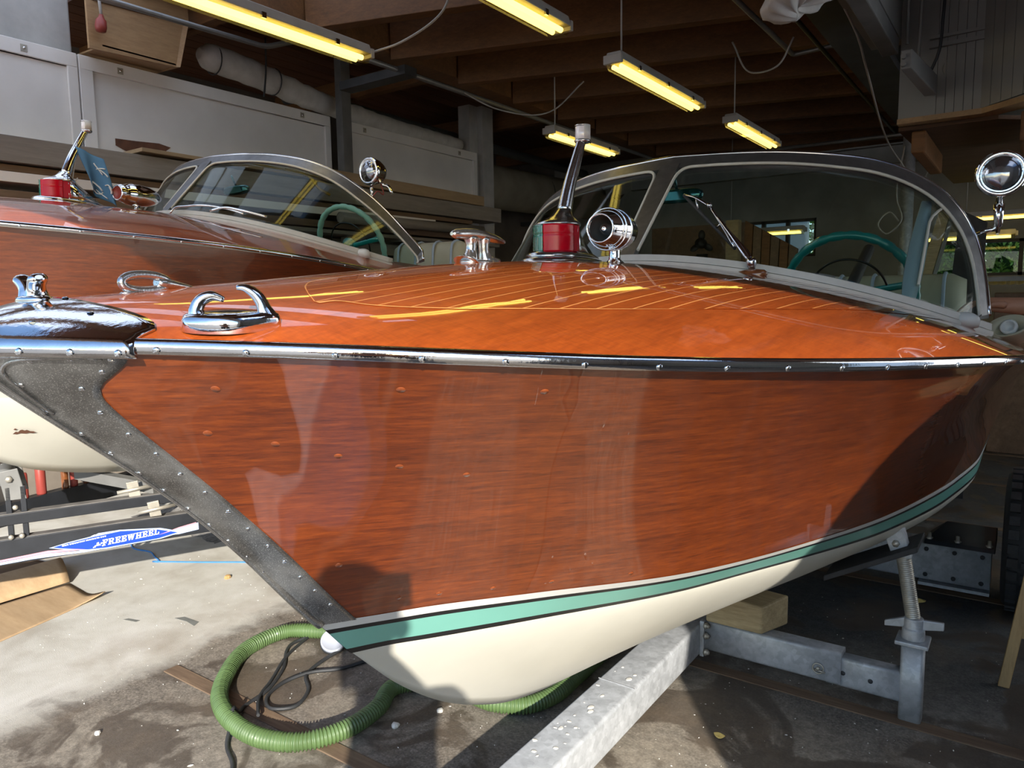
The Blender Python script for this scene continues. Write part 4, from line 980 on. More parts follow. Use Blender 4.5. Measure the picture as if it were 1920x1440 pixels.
# pale pleated bag hanging by the beam
bgm = MB(); rings = []
for r, z in ((.05, .30), (.085, .2), (.10, .10), (.125, .045), (.15, .0), (.145, -.015), (.10, -.03), (.05, -.04), (.004, -.042)):
    a = np.linspace(0, 2*PI, 72, endpoint=False); rr = r*(1+.05*np.sin(a*11)+.03*np.sin(a*5+r*30)); rings.append(np.stack([-.90+rr*np.cos(a), 3.45+rr*np.sin(a), 2.76+z+.008*np.sin(a*9)+.06*np.cos(a)*.5], -1))
bgm.loft(rings)
bag = thing('cloth_bag', 'pale pleated cloth bag hanging at the top by the steel beam', 'bag', (-.90, 3.45, 2.72))
build('cloth', bgm, 'roll', bag); build('cord', MB().tube([(-.9, 3.45, 3.05), (-.9, 3.45, 3.3)], .005, 6), 'cable_dark', bag)
build('drawstring', MB().tube([(-.90+.112*math.cos(a), 3.45+.112*math.sin(a), 2.835) for a in np.linspace(0, 2*PI, 30, endpoint=False)], .004, 6, loop=True), 'cable_dark', bag)

# ------------------------------------------------------------------ left side: white panels, racks of boards
def white_panel(y0, y1, label, torn=False):
    t = thing('framed_board', label, 'board', (-5.0, y0, 2.46), 'framed white panels above the racks'); z0, z1 = 2.46, 3.08
    build('sheet', MB().box((-5.04, y0, z0), (-5.022, y1, z1)), 'panel_white', t)
    fr = MB()
    for lo, hi in (((y0, z1-.085), (y1, z1)), ((y0, z0), (y1, z0+.03)), ((y0, z0+.03), (y0+.085, z1-.085)), ((y1-.06, z0+.03), (y1, z1-.085))): fr.box((-5.022, lo[0], lo[1]), (-5.0, hi[0], hi[1]))
    build('frame', fr, 'panel_white', t, .004)
    for y, z in ((y0+.26, z1-.045), (y1-.30, z1-.045)):
        p = build('fixing_plate', MB().box((-5.0, y-.018, z-.02), (-4.996, y+.018, z+.02)), 'zinc', t)
        build('bolt', MB().lathe([(.009, 0), (.007, .006), (.001, .007)], (-4.996, y, z), (1, 0, 0), 10), 'chrome', p)
    if torn:
        c = [(-5.0205, 2.60, 2.60), (-5.0205, 2.74, 2.605), (-5.0205, 2.90, 2.615), (-5.0205, 2.985, 2.60), (-5.0205, 2.93, 2.555), (-5.0205, 2.84, 2.515), (-5.0205, 2.74, 2.51), (-5.0205, 2.66, 2.53), (-5.0205, 2.60, 2.555)]
        build('bare_patch', MB().prism(c, (.002, 0, 0)), 'panel_tear', t, label='torn brown bare patch')
        c = [(-5.0205, 2.86, 2.49), (-5.0205, 2.95, 2.515), (-5.0205, 3.05, 2.515), (-5.0205, 3.12, 2.49)]
        build('bare_patch', MB().prism(c, (.002, 0, 0)), 'panel_tear', t, label='torn brown bare patch')
white_panel(.42, 2.385, 'framed white panel at the far left, cut by the picture edge')
white_panel(2.395, 4.44, 'framed white panel with a torn brown patch near its bottom', True)
white_panel(4.575, 6.48, 'framed white panel farthest back, behind the second boat\'s spotlight')
rk = thing('storage_rack', 'steel rack behind the second boat holding long boards', 'rack', (-5.0, 1.0, 0))
for y in (1.0, 2.9, 5.0, 6.1):
    build('upright', MB().box((-5.38, y, 0), (-5.32, y+.06, 3.0)), 'steel_grey', rk)
    for z in (2.199, 2.064, 1.929, 1.859): build('bracket', MB().box((-5.34, y, z-.016), (-4.78 if z > 2 else -4.97, y+.045, z)), 'steel_grey', rk)
def plank(y0, y1, z0, z1, x0, x1, m, label, dz=0.):
    mb = MB().hull8([(x0, y0, z0), (x1, y0, z0), (x1, y1, z0+dz), (x0, y1, z0+dz)], [(x0, y0, z1), (x1, y0, z1), (x1, y1, z1+dz), (x0, y1, z1+dz)])
    return simple('long_board', label, 'board', mb, m, 'boards stored on the rack', .003)
GB = 'boards stored on the rack'
plank(.3, 6.55, 2.31, 2.455, -4.99, -4.74, 'shelf_grey', 'broad grey board just under the white panels', .02)
plank(2.6, 3.88, 2.478, 2.503, -4.98, -4.70, 'shelf_tan', 'tan board edge lying on the broad grey board')
plank(3.9, 6.2, 2.48, 2.575, -4.95, -4.70, 'shelf_tan', 'thick tan board on top at the right end of the rack', -.01)
plank(.5, 6.1, 2.262, 2.30, -5.2, -4.78, 'shelf_brown', 'brown board in the shadow below the broad grey board', .02)
plank(.6, 5.5, 2.20, 2.258, -5.2, -4.76, 'panel_white', 'white board with a clean edge in the middle of the rack', .02)
plank(.4, 6.4, 2.10, 2.155, -5.2, -4.76, 'shelf_brown', 'warm brown board beneath the white board', .02)
plank(.6, 6.5, 2.065, 2.095, -5.1, -4.73, 'shelf_grey', 'thin grey board under the warm brown board', .0)
plank(.7, 6.2, 1.93, 2.03, -5.25, -4.95, 'shelf_grey', 'deep grey board on the lowest bracket', .0)
plank(2.6, 6.6, 1.86, 1.91, -5.25, -4.95, 'shelf_brown', 'dark board under the deep grey one', .0)
simple('cardboard_tube', 'grey cardboard tube lying on the rack behind the steering wheel', 'tube', MB().lathe([(.035, 0), (.045, 0), (.045, 1.9), (.001, 1.9)], (-4.66, 4.2, 2.19), (0, 1, .01), 20), 'shelf_grey')
st = MB(); st.tube(spline([(-4.69, 3.9, 2.50), (-4.68, 3.95, 2.46), (-4.67, 4.0, 2.40), (-4.66, 4.1, 2.36)], 12), .012, 6); st.tube(spline([(-4.69, 3.3, 2.52), (-4.68, 3.7, 2.50), (-4.68, 4.2, 2.49)], 12), .009, 6)
simple('yellow_strap', 'yellow strap hanging over the broad grey board', 'strap', st, 'yellow_strap')
# plywood hopper box, red plug
bx = thing('plywood_box', 'plywood box hanging under the roof at the top left', 'box', (-4.9, 2.6, 3.1))
build('front', MB().hull8([(-4.80, 2.37, 3.07), (-4.80, 2.93, 3.09), (-4.82, 2.93, 3.09), (-4.82, 2.37, 3.07)], [(-4.80, 2.37, 3.355), (-4.80, 3.0, 3.38), (-4.82, 3.0, 3.38), (-4.82, 2.37, 3.355)]), 'ply', bx)
build('end', MB().hull8([(-4.80, 2.93, 3.09), (-4.78, 2.95, 3.09), (-5.3, 2.97, 3.12), (-5.3, 2.95, 3.12)], [(-4.80, 3.0, 3.38), (-4.78, 3.03, 3.39), (-5.3, 3.12, 3.5), (-5.3, 3.10, 3.5)]), 'ply', bx)
build('bottom', MB().hull8([(-4.80, 2.45, 3.10), (-4.80, 2.93, 3.10), (-5.3, 2.96, 3.11), (-5.3, 2.45, 3.11)], [(-4.80, 2.45, 3.11), (-4.80, 2.93, 3.11), (-5.3, 2.96, 3.12), (-5.3, 2.45, 3.12)]), 'ply', bx)
build('upper_board', MB().box((-4.83, 2.42, 3.39), (-4.81, 3.05, 3.58)), 'ply', bx)
build('rail', MB().hull8([(-4.78, 2.42, 3.36), (-4.78, 3.0, 3.385), (-4.80, 3.0, 3.385), (-4.80, 2.42, 3.36)], [(-4.78, 2.42, 3.375), (-4.78, 3.0, 3.40), (-4.80, 3.0, 3.40), (-4.80, 2.42, 3.375)]), 'conduit', bx)
pg = thing('hanging_plug', 'red plug hanging on a cable before the plywood box', 'plug', (-4.74, 2.42, 3.2))
build('body', MB().lathe([(.001, -.05), (.028, -.045), (.034, -.02), (.030, .02), (.018, .035), (.012, .055)], (-4.74, 2.42, 3.21), (0, .1, 1), 16), 'red_plastic', pg)
build('lead', MB().tube([(-4.74, 2.425, 3.26), (-4.74, 2.42, 3.34), (-4.74, 2.41, 3.58)], .009, 8), 'cable_white', pg)
# wrapped bundle and pipes on top of the panels
bm = MB(); P = spline([(-5.1, 3.30, 3.33), (-5.1, 3.7, 3.30), (-5.12, 4.3, 3.23), (-5.15, 5.2, 3.18), (-5.15, 6.35, 3.16)], 60); rr = np.interp(np.linspace(0, 1, 60), [0, .01, .03, .2, .45, 1], [.04, .085, .10, .098, .085, .07])
rr = rr*(1+.04*np.sin(np.arange(60)*1.7)+.03*RNG.normal(size=60)); bm.tube(P, rr, 18)
wr = thing('wrapped_roll', 'long roll wrapped in white sheeting lying on top of the panels', 'roll', (-5.1, 4.3, 3.12))
build('sheeting', bm, 'roll', wr)
for yk in (3.42, 3.95): build('tie', MB().tube([(-5.1+.103*math.cos(a), yk, 3.31-.07*(yk-3.42)+.103*math.sin(a)) for a in np.linspace(0, 2*PI, 24, endpoint=False)], .005, 6, loop=True), 'cable_dark', wr)
cable('dark rope hanging over the white roll', [(-4.98, 3.80, 3.55), (-4.98, 3.79, 3.3), (-4.98, 3.76, 3.1)], .008, 'cable_dark', 10, 'rope', 'rope')
pv = MB().tube(fillet([(-5.6, 4.45, 3.33), (-5.38, 4.5, 3.33), (-5.38, 4.95, 3.32), (-5.38, 9.5, 3.28)], .2, 10), .055, 16)
simple('drain_pipe', 'dark grey drain pipe with an elbow above the panels', 'pipe', pv, 'pvc')
dm = thing('canvas_roll', 'thick beige canvas roll running back past the pale column', 'roll', (-5.75, 8.0, 2.65))
build('canvas', MB().tube(spline([(-5.72, 6.0, 2.92), (-5.72, 7.5, 2.93), (-5.72, 9, 2.96), (-5.72, 10.3, 3.0)], 30), .27, 28), 'duct', dm)
for yk in (7.2, 9.4): build('bracket', MB().box((-6.44, yk, 2.61), (-5.5, yk+.06, 2.67)), 'steel_dark', dm)
for yk in (6.9, 8.8): build('tie', MB().tube([(-5.72+.274*math.cos(a), yk, 2.94+.274*math.sin(a)) for a in np.linspace(0, 2*PI, 32, endpoint=False)], .006, 6, loop=True), 'cable_dark', dm)

# ------------------------------------------------------------------ back of the workshop seen through the glass
simple('timber_post', 'pale timber post behind the windscreen wiper', 'post', MB().box((-2.50, 7.2, 0), (-2.38, 7.3, 2.24)), 'block_wood')
lb = thing('board_stack', 'dark boards leaning beside the pale timber post', 'board stack', (-2.1, 7.2, 0))
for i in range(6):
    x = -2.36+i*.085; zt = 2.24-.05*i
    build('leaning_board', MB().hull8([(x, 7.15, 0), (x+.075, 7.15, 0), (x+.075, 7.19, 0), (x, 7.19, 0)], [(x, 7.35, zt), (x+.075, 7.35, zt-.045), (x+.075, 7.39, zt-.045), (x, 7.39, zt)]), 'shelf_brown' if i % 2 else 'timber', lb)
pl2 = thing('ladder_plank', 'pale plank with a metal edge leaning behind the driver\'s side glass', 'plank', (-.7, 6.0, 0))
build('plank', MB().hull8([(-.98, 5.48, .0), (-.90, 5.48, .0), (-.90, 5.52, .0), (-.98, 5.52, .0)], [(-.56, 5.9, 2.08), (-.49, 5.9, 2.08), (-.49, 5.94, 2.08), (-.56, 5.94, 2.08)]), 'block_wood', pl2)
build('metal_edge', MB().hull8([(-.895, 5.48, .0), (-.88, 5.48, .0), (-.88, 5.54, .0), (-.895, 5.54, .0)], [(-.485, 5.9, 2.08), (-.465, 5.9, 2.08), (-.465, 5.96, 2.08), (-.485, 5.96, 2.08)]), 'conduit', pl2)
sb = simple('dark_board', 'dark board standing behind the leaning pale plank', 'board', MB().hull8([(-.60, 6.2, 0), (-.35, 6.2, 0), (-.35, 6.24, 0), (-.60, 6.24, 0)], [(-.47, 6.3, 2.1), (-.30, 6.3, 2.0), (-.30, 6.34, 2.0), (-.47, 6.34, 2.1)]), 'rubber')
pr = thing('outboard_bracket', 'dark propeller-shaped casting standing on a pedestal behind the windscreen', 'casting', (-2.89, 7.6, 0))
build('pedestal', MB().lathe([(.09, 0), (.05, .1), (.045, 1.7), (.06, 1.95)], (-2.89, 7.6, 0), (0, 0, 1), 16), 'steel_dark', pr)
pm = MB(); pm.lathe([(.05, -.05), (.055, .03), (.001, .06)], (-2.89, 7.56, 2.06), (0, -1, 0), 16)
for k in range(3):
    a = PI/2+k*2*PI/3; c = np.array([-2.89+.085*math.cos(a), 7.58, 2.06+.085*math.sin(a)]); pm.lathe([(.001, -.006), (.055, -.004), (.055, .004), (.001, .006)], c, (.35*math.sin(a), -1, -.35*math.cos(a)), 16, up=(math.cos(a), 0, math.sin(a)), squash=(1, .65))
build('blades', pm, 'steel_dark', pr)
simple('plywood_sheet', 'brown plywood sheet standing behind the dark casting', 'board', MB().box((-3.6, 7.9, 0), (-2.5, 7.92, 2.28)), 'shelf_brown')
simple('bench', 'dark workbench along the back wall', 'bench', MB().box((-5.5, 9.7, .0), (-1.4, 10.3, 1.62)), 'dark_int')
bd = MB(); bc = np.array([-5.30, 10.38, 3.03])
bd.prism([bc+[-.10, 0, .02], bc+[-.02, 0, .0], bc+[-.03, 0, .10], bc+[.03, 0, .03], bc+[.11, 0, .05], bc+[.05, 0, -.02], bc+[-.02, 0, -.04], bc+[-.06, 0, -.01]], (0, .01, 0))
simple('bird_cutout', 'small dark bird cut-out on the back wall, left of the centre post', 'cut-out', bd, 'black')
co = MB(); co.tube(spline([(-.96, 7.143, 2.74), (-1.0, 7.135, 2.3), (-.96, 7.135, 2.12), (-1.08, 7.135, 2.02), (-1.14, 7.135, 2.10), (-1.05, 7.135, 2.2), (-.98, 7.143, 2.12)], 40), .007, 6)
simple('cable', 'loop of cable hanging on the round steel column', 'cable', co, 'cable_white')
tr = thing('roof_gutter', 'ribbed grey metal gutter below the leafy window', 'gutter', (-.1, 7.9, 1.5))
gm = MB(); ys = np.linspace(-1.5, 1.3, 90); gm.grid(np.array([[(x, 8.0-.12*k, 1.60+.04*k*(-1)+.008*(i % 2)) for k in (0, .5, 1)] for i, x in enumerate(ys)]), smooth=False); gm.box((-1.5, 7.86, 1.60), (1.3, 7.9, 1.64))
build('sheet', gm, 'steel_grey', tr, solid=.004)
for x in (-1.4, 1.2): build('leg', MB().box((x, 7.9, 0), (x+.05, 7.95, 1.6)), 'steel_dark', tr)
simple('cupboard', 'dark cupboard under the gutter at the right edge', 'cupboard', MB().box((-.3, 8.2, 0), (1.6, 8.8, 1.5)), 'shelf_brown', None, .01)
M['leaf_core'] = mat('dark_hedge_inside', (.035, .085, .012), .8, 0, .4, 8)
# hedge outside the back window
def bush(x, y, z, rx, ry, rz, n, label, seed):
    r = np.random.default_rng(seed); t = thing('hedge_bush', label, 'bush', (x, y, -.05), 'hedge behind the back window')
    d = r.normal(size=(n, 3)); d /= np.linalg.norm(d, axis=1)[:, None]; c = d*np.array([rx, ry, rz])*(r.uniform(.75, 1.05, n)[:, None])+[x, y, z]
    a = r.normal(size=(n, 3)); a /= np.linalg.norm(a, axis=1)[:, None]; b = np.cross(a, r.normal(size=(n, 3))); b /= np.linalg.norm(b, axis=1)[:, None]
    s = r.uniform(.032, .062, n)[:, None]; V = np.stack([c-a*s, c-b*s*.45, c+a*s, c+b*s*.45], 1).reshape(-1, 3)
    mb = MB(); mb.add(V, [(4*i, 4*i+1, 4*i+2, 4*i+3) for i in range(n)], False); build('foliage', mb, 'leaf', t, recalc=False, kind='stuff')
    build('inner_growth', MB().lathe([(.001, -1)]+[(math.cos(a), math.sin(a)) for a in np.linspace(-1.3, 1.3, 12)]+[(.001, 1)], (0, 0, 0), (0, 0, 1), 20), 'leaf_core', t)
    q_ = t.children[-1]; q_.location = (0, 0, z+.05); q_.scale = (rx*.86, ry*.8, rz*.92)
    build('stem', MB().tube([(x, y, -.05), (x, y, z)], [.08, .05], 8), 'bark', t)
struct('neighbour_wall', MB().box((-7.5, 12.4, -.05), (-3.0, 12.55, 3.8)), 'panel_white', 'pale wall of the next building seen in the small high window')
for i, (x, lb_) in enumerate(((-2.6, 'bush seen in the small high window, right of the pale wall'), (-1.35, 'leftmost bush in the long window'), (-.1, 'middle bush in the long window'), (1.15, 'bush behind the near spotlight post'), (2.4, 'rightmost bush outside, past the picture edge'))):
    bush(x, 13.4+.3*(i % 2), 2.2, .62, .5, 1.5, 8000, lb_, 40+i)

# ------------------------------------------------------------------ galvanised trailer under the near boat
tl = thing('boat_trailer', 'galvanised boat trailer under the near boat', 'trailer', (-1.11, 2.8, 0))
def tubebox(mb, lo, hi, r=.012, axis=1):
    lo = np.array(lo, float); hi = np.array(hi, float); ax = [i for i in range(3) if i != axis]; pts = []
    for sx_, sy_, a0 in ((1, 1, 0), (-1, 1, PI/2), (-1, -1, PI), (1, -1, 1.5*PI)):
        for a in np.linspace(a0, a0+PI/2, 5):
            cx = (hi[ax[0]]-r if sx_ > 0 else lo[ax[0]]+r)+r*math.cos(a); cy = (hi[ax[1]]-r if sy_ > 0 else lo[ax[1]]+r)+r*math.sin(a); pts.append((cx, cy))
    rings = []
    for e in (lo[axis], hi[axis]):
        R = np.zeros((len(pts), 3)); R[:, ax[0]] = [p[0] for p in pts]; R[:, ax[1]] = [p[1] for p in pts]; R[:, axis] = e; rings.append(R)
    return mb.loft(rings)
build('main_beam', tubebox(MB(), (-1.18, .25, .045), (-1.04, 5.3, .178)), 'galv', tl)
for yw in (2.165,): build('weld_seam', MB().box((-1.178, yw, .177), (-1.04, yw+.004, .1795)), 'galv', tl)
for i in range(26):
    y = RNG.uniform(1.55, 2.3); x = RNG.uniform(-1.165, -1.06); r = RNG.uniform(.003, .012)
    build('paint_spatter', MB().lathe([(r, 0), (r*.7, .0012), (.0001, .0014)], (x, y, .1782), (0, 0, 1), 9, squash=(1, RNG.uniform(.5, 1.5))), 'stone', tl)
build('mount_plate', MB().box((-1.04, 2.765, .045), (-1.022, 2.865, .195)), 'galv', tl, .003)
for z in (.178, .135, .066):
    build('bolt', MB().lathe([(.014, 0), (.014, .010), (.010, .012), (.008, .02), (.001, .021)], (-1.02, 2.772, z), (1, -.25, 0), 6), 'zinc', tl)
build('cross_arm', tubebox(MB(), (-1.022, 2.782, .068), (-.508, 2.862, .192), axis=0), 'galv', tl)
build('inner_arm', tubebox(MB(), (-.56, 2.79, .062), (-.312, 2.855, .174), axis=0), 'galv', tl)
for x, z in ((-.505, .118), (-.412, .114)): build('pin_hole', MB().lathe([(.0085, 0), (.0085, .001), (.0001, .001)], (x+.003, 2.789, z), (0, -1, 0), 14), 'rubber', tl)
pn = MB(); c = np.array([-.585, 2.778, .118]); a = np.linspace(0, 2*PI, 28, endpoint=False)
pn.tube(np.stack([c[0]+.019*np.cos(a), 0*a+c[1]-.002, c[2]+.019*np.sin(a)], -1), .0028, 6, loop=True); pn.lathe([(.007, 0), (.007, .012), (.001, .013)], c+[0, .004, 0], (0, -1, 0), 12); pn.tube([c+[-.012, -.004, -.006], c+[.026, -.004, -.010]], .0035, 6)
build('locking_pin', pn, 'zinc', tl)
stn = MB(); tubebox(stn, (-.318, 2.785, 0), (-.246, 2.857, .283), axis=2)
stand = build('stand_post', stn, 'galv', tl)
build('cap_plate', MB().box((-.336, 2.767, .283), (-.232, 2.873, .298)), 'galv', stand, .004)
wn_ = MB(); wn_.lathe([(.038, .298), (.036, .335), (.031, .34), (.031, .372), (.027, .376)], (-.284, 2.82, 0), (0, 0, 1), 20)
for s in (-1, 1): wn_.hull8([(-.284+s*.025, 2.812, .335), (-.284+s*.025, 2.828, .335), (-.284+s*.092, 2.826, .336+s*.012), (-.284+s*.092, 2.814, .336+s*.012)], [(-.284+s*.025, 2.812, .372), (-.284+s*.025, 2.828, .372), (-.284+s*.092, 2.826, .360+s*.016), (-.284+s*.092, 2.814, .360+s*.016)])
build('wing_nut', wn_, 'galv', stand, .003)
th = MB(); base = np.array([-.285, 2.82, .36]); axt = np.array([-.175, 0, .985]); L = .235; n = 34; prof = []
for i in range(n): z = L*i/n; prof += [(.0215, z), (.0245, z+L/n*.35), (.0245, z+L/n*.6), (.0215, z+L/n*.95)]
th.lathe(prof, base, axt, 18); build('threaded_rod', th, 'zinc', stand)
top = base+axt*L
ck = MB().hull8([top+[-.03, -.022, -.012], top+[.028, -.022, -.003], top+[.028, .022, -.003], top+[-.03, .022, -.012]], [top+[-.065, -.024, .085], top+[-.005, -.024, .11], top+[-.005, .024, .11], top+[-.065, .024, .085]])
cv = build('clevis', ck, 'galv', stand, .004)
build('bolt', MB().lathe([(.013, 0), (.012, .010), (.001, .012)], top+[-.022, -.023, .045], (0, -1, 0), 6), 'zinc', cv)
def plate(a, b, y0, y1, th_):
    a = np.array(a); b = np.array(b); return MB().hull8([(a[0], y0, a[1]-th_), (b[0], y0, b[1]-th_), (b[0], y1, b[1]-th_), (a[0], y1, a[1]-th_)], [(a[0], y0, a[1]), (b[0], y0, b[1]), (b[0], y1, b[1]), (a[0], y1, a[1])])
build('hull_pad', plate((-.57, .492), (-.275, .655), 2.74, 2.93, .022), 'rubber', tl, .004)
# rear axle box, hanger plate and wheel
ax_ = MB(); tubebox(ax_, (-2.08, 4.06, .085), (-.10, 4.20, .275), axis=0)
axle = build('axle_box', ax_, 'galv', tl)
for x in (-.37, -.25, -.135):
    for z in (.115, .245): build('bolt', MB().lathe([(.011, 0), (.010, .008), (.001, .009)], (x, 4.06, z-.0*(x+.2)), (0, -1, 0), 8), 'rubber', axle)
build('hanger_plate', MB().hull8([(-.38, 4.03, .278), (-.085, 4.03, .278), (-.085, 4.25, .278), (-.38, 4.25, .278)], [(-.38, 4.05, .295), (-.085, 4.05, .295), (-.085, 4.25, .35), (-.30, 4.25, .35)]), 'trailer_black', tl, .004)
for x in (-.36, -.24, -.11): build('bolt', MB().lathe([(.016, 0), (.016, .012), (.009, .014), (.009, .035), (.001, .036)], (x, 4.07, .292), (0, 0, 1), 6), 'zinc', tl)
build('axle_flange', MB().box((-.40, 4.05, .06), (-.10, 4.2, .075)), 'galv', tl)
wh = build('tyre', MB().lathe([(.20, -.085), (.25, -.095), (.305, -.088), (.326, -.06), (.33, 0), (.326, .06), (.305, .088), (.25, .095), (.20, .085)], (.035, 4.17, .33), (1, 0, 0), 48), 'rubber', tl)
lg = MB()
for i in range(34):
    a = 2*PI*i/34; R = np.array([[1, 0, 0], [0, math.cos(a), -math.sin(a)], [0, math.sin(a), math.cos(a)]])
    for s in (-1, 0, 1):
        c0 = np.array([.035, 4.17, .33]); m2 = MB().box((s*.052-.02, -.02+abs(s)*.012, .318), (s*.052+.02, .02+abs(s)*.012, .341)); P = np.array(m2.v) @ R.T+c0; lg.add(P, m2.f, False)
build('tread', lg, 'rubber', wh)
build('rim', MB().lathe([(.205, -.08), (.19, -.07), (.19, .05), (.12, .06), (.05, .075), (.001, .075)], (.035, 4.17, .33), (1, 0, 0), 32), 'zinc', wh)
simple('support_block', 'pale squared timber block lying on the galvanised trailer arm', 'block', MB().hull8([(-1.02, 2.775, .194), (-.795, 2.775, .194), (-.735, 2.93, .194), (-.96, 2.93, .194)], [(-1.02, 2.78, .315), (-.795, 2.78, .302), (-.735, 2.93, .315), (-.96, 2.93, .325)]), 'block_wood', None, .008)
sk = thing('keel_block', 'dark timber packing under the keel of the near boat', 'block', (-1.11, 3.0, .178))
build('packing', MB().box((-1.19, 2.95, .179), (-1.02, 3.10, .268)), 'timber', sk)

# ------------------------------------------------------------------ black trailer under the second boat
t2 = thing('boat_trailer', 'black roller trailer with a blue lettered sticker under the second boat', 'trailer', (-3.6, 1.4, 0))
D2 = np.array([.40, .9165, 0.]); N2 = np.array([.9165, -.40, 0.]); O2 = np.array([-3.65, 1.27, 0.])
def Q2(s, z, n=0.): return O2+D2*s+N2*n+np.array([0, 0, z])
def bar2(s0, s1, za0, za1, zb0, zb1, n0=-.03, n1=.03):
    return MB().hull8([Q2(s0, za0, n0), Q2(s1, zb0, n0), Q2(s1, zb0, n1), Q2(s0, za0, n1)], [Q2(s0, za1, n0), Q2(s1, zb1, n0), Q2(s1, zb1, n1), Q2(s0, za1, n1)])
build('upper_rail', bar2(-1.0, 2.6, .552, .60, .552, .60), 'trailer_black', t2, .004)
lo_ = build('lower_rail', bar2(-1.2, 2.6, .377, .492, .377, .485), 'trailer_black', t2, .004)
build('rail_top', bar2(-1.0, 2.6, .600, .603, .600, .603, -.026, .026), 'dusty_black', t2)
build('rail_top', bar2(-1.2, 2.6, .492, .495, .485, .488, -.026, .026), 'dusty_black', t2)
for s in (.02, .075): build('rail_post', bar2(s, s+.022, .40, .72, .40, .72, -.02, .02), 'trailer_black', t2, .003)
for s in (.95, 1.7): build('rail_post', bar2(s, s+.04, .48, .56, .48, .56, -.02, .02), 'trailer_black', t2, .003)
for s, z in ((.055, .63), (.07, .50), (.03, .50)): build('bolt', MB().lathe([(.012, 0), (.010, .012), (.001, .013)], Q2(s, z, .03), N2, 8), 'zinc', t2)
# far side of the frame
def bar3(p, q, w_, h): p = np.array(p, float); q = np.array(q, float); d = q-p; n = np.cross(d, [0, 0, 1]); n /= np.linalg.norm(n); n *= w_/2; return MB().hull8([p-n, q-n, q+n, p+n], [p-n+[0, 0, h], q-n+[0, 0, h], q+n+[0, 0, h], p+n+[0, 0, h]])
build('far_rail', bar3(Q2(-.6, .42, -.12), (-4.6, 3.6, .42), .06, .11), 'trailer_black', t2)
build('cross_member', bar3(Q2(.95, .50, 0), (-4.3, 2.5, .50), .06, .06), 'trailer_black', t2)
build('diagonal_brace', bar3(Q2(.30, .66, -.30), Q2(.62, .60, -.02), .05, .05), 'steel_grey', t2)
# keel roller on its bracket
rl = build('keel_roller', MB().lathe([(.012, -.09), (.036, -.09), (.040, -.06), (.034, 0), (.040, .06), (.036, .09), (.012, .09)], Q2(.022, .757, -.09), N2, 24), 'steel_grey', t2)
for n_ in (.012, -.19):
    build('roller_cheek', MB().hull8([Q2(.02, .66, n_), Q2(.10, .66, n_), Q2(.10, .66, n_+.008), Q2(.02, .66, n_+.008)], [Q2(.0, .79, n_), Q2(.075, .80, n_), Q2(.075, .80, n_+.008), Q2(.0, .79, n_+.008)]), 'steel_grey', t2, .003)
build('roller_bolt', MB().lathe([(.016, 0), (.014, .012), (.001, .014)], Q2(.040, .755, .02), N2, 6), 'zinc', t2)
# small clamps
for s, z, n_ in ((.50, .602, .0), (.58, .50, .03)):
    build('clamp_bracket', MB().hull8([Q2(s, z, n_), Q2(s+.05, z, n_), Q2(s+.05, z, n_+.012), Q2(s, z, n_+.012)], [Q2(s-.01, z+.07, n_), Q2(s+.04, z+.075, n_), Q2(s+.04, z+.075, n_+.012), Q2(s-.01, z+.07, n_+.012)]), 'zinc', t2, .002)
    build('clamp_bolt', MB().tube([Q2(s-.05, z+.03, n_+.02), Q2(s+.11, z+.045, n_+.02)], .009, 8), 'zinc', t2)
# sticker with lettering on the lower rail
def sq(s, z, n=.0312): return Q2(s, z, n)
def flat(pts, m, nm, n=.0306, th_=.0008, par=None): return build(nm, MB().prism([Q2(a, b, n) for a, b in pts], N2*th_), m, par or lo_)
flat([(.165, .424), (.24, .437), (.345, .449), (.36, .4575), (.45, .458), (.62, .437), (.72, .401), (.62, .384), (.39, .379), (.31, .384), (.20, .413)], 'decal_pale', 'sticker_edge', .0302)
stk = flat([(.18, .424), (.245, .4335), (.345, .444), (.45, .451), (.60, .434), (.695, .402), (.61, .388), (.39, .384), (.315, .389), (.21, .414)], 'decal_blue', 'sticker', .0306)
flat([(-.30, .384), (-.02, .404), (.16, .413), (.36, .393), (.34, .388), (.15, .402), (-.02, .396), (-.30, .379)], 'decal_pink', 'sticker_streak', .0304)
flat([(-.30, .377), (-.02, .394), (.15, .401), (.31, .387), (.39, .381), (.30, .379), (.1, .386), (-.30, .374)], 'decal_pale', 'sticker_streak', .0305)
flat([(.60, .398), (.70, .42), (.79, .435), (.79, .40), (.70, .392)], 'decal_pale', 'sticker_streak', .0303)
flat([(.61, .404), (.70, .426), (.78, .438), (.78, .430), (.70, .418)], 'decal_pink', 'sticker_streak', .0309)
flat([(.33, .449), (.345, .4535), (.43, .4545), (.42, .450)], 'decal_white', 'sticker_flash', .0311)
SLAB = {'F': [(.12, 0, .36, 1), (0, 0, .5, .15), (0, .85, .8, 1), (.64, .62, .8, 1), (.36, .42, .56, .58), (.5, .32, .62, .68)]}
SLAB['E'] = SLAB['F'][:1]+SLAB['F'][2:]+[(0, 0, .82, .15), (.66, 0, .82, .38)]
SLAB['L'] = [(.12, 0, .36, 1), (0, .85, .5, 1), (0, 0, .82, .15), (.66, 0, .82, .42)]
SLAB['H'] = [(.1, 0, .33, 1), (.6, 0, .83, 1), (0, 0, .42, .14), (0, .86, .42, 1), (.51, 0, .93, .14), (.51, .86, .93, 1), (.3, .42, .63, .58)]
SLAB['R'] = [(.1, 0, .34, 1), (0, 0, .44, .14), (0, .86, .62, 1), (.56, .56, .80, .93), (.3, .44, .64, .58), [(.44, .46), (.66, .46), (.95, 0), (.64, 0)], (.6, 0, .98, .13)]
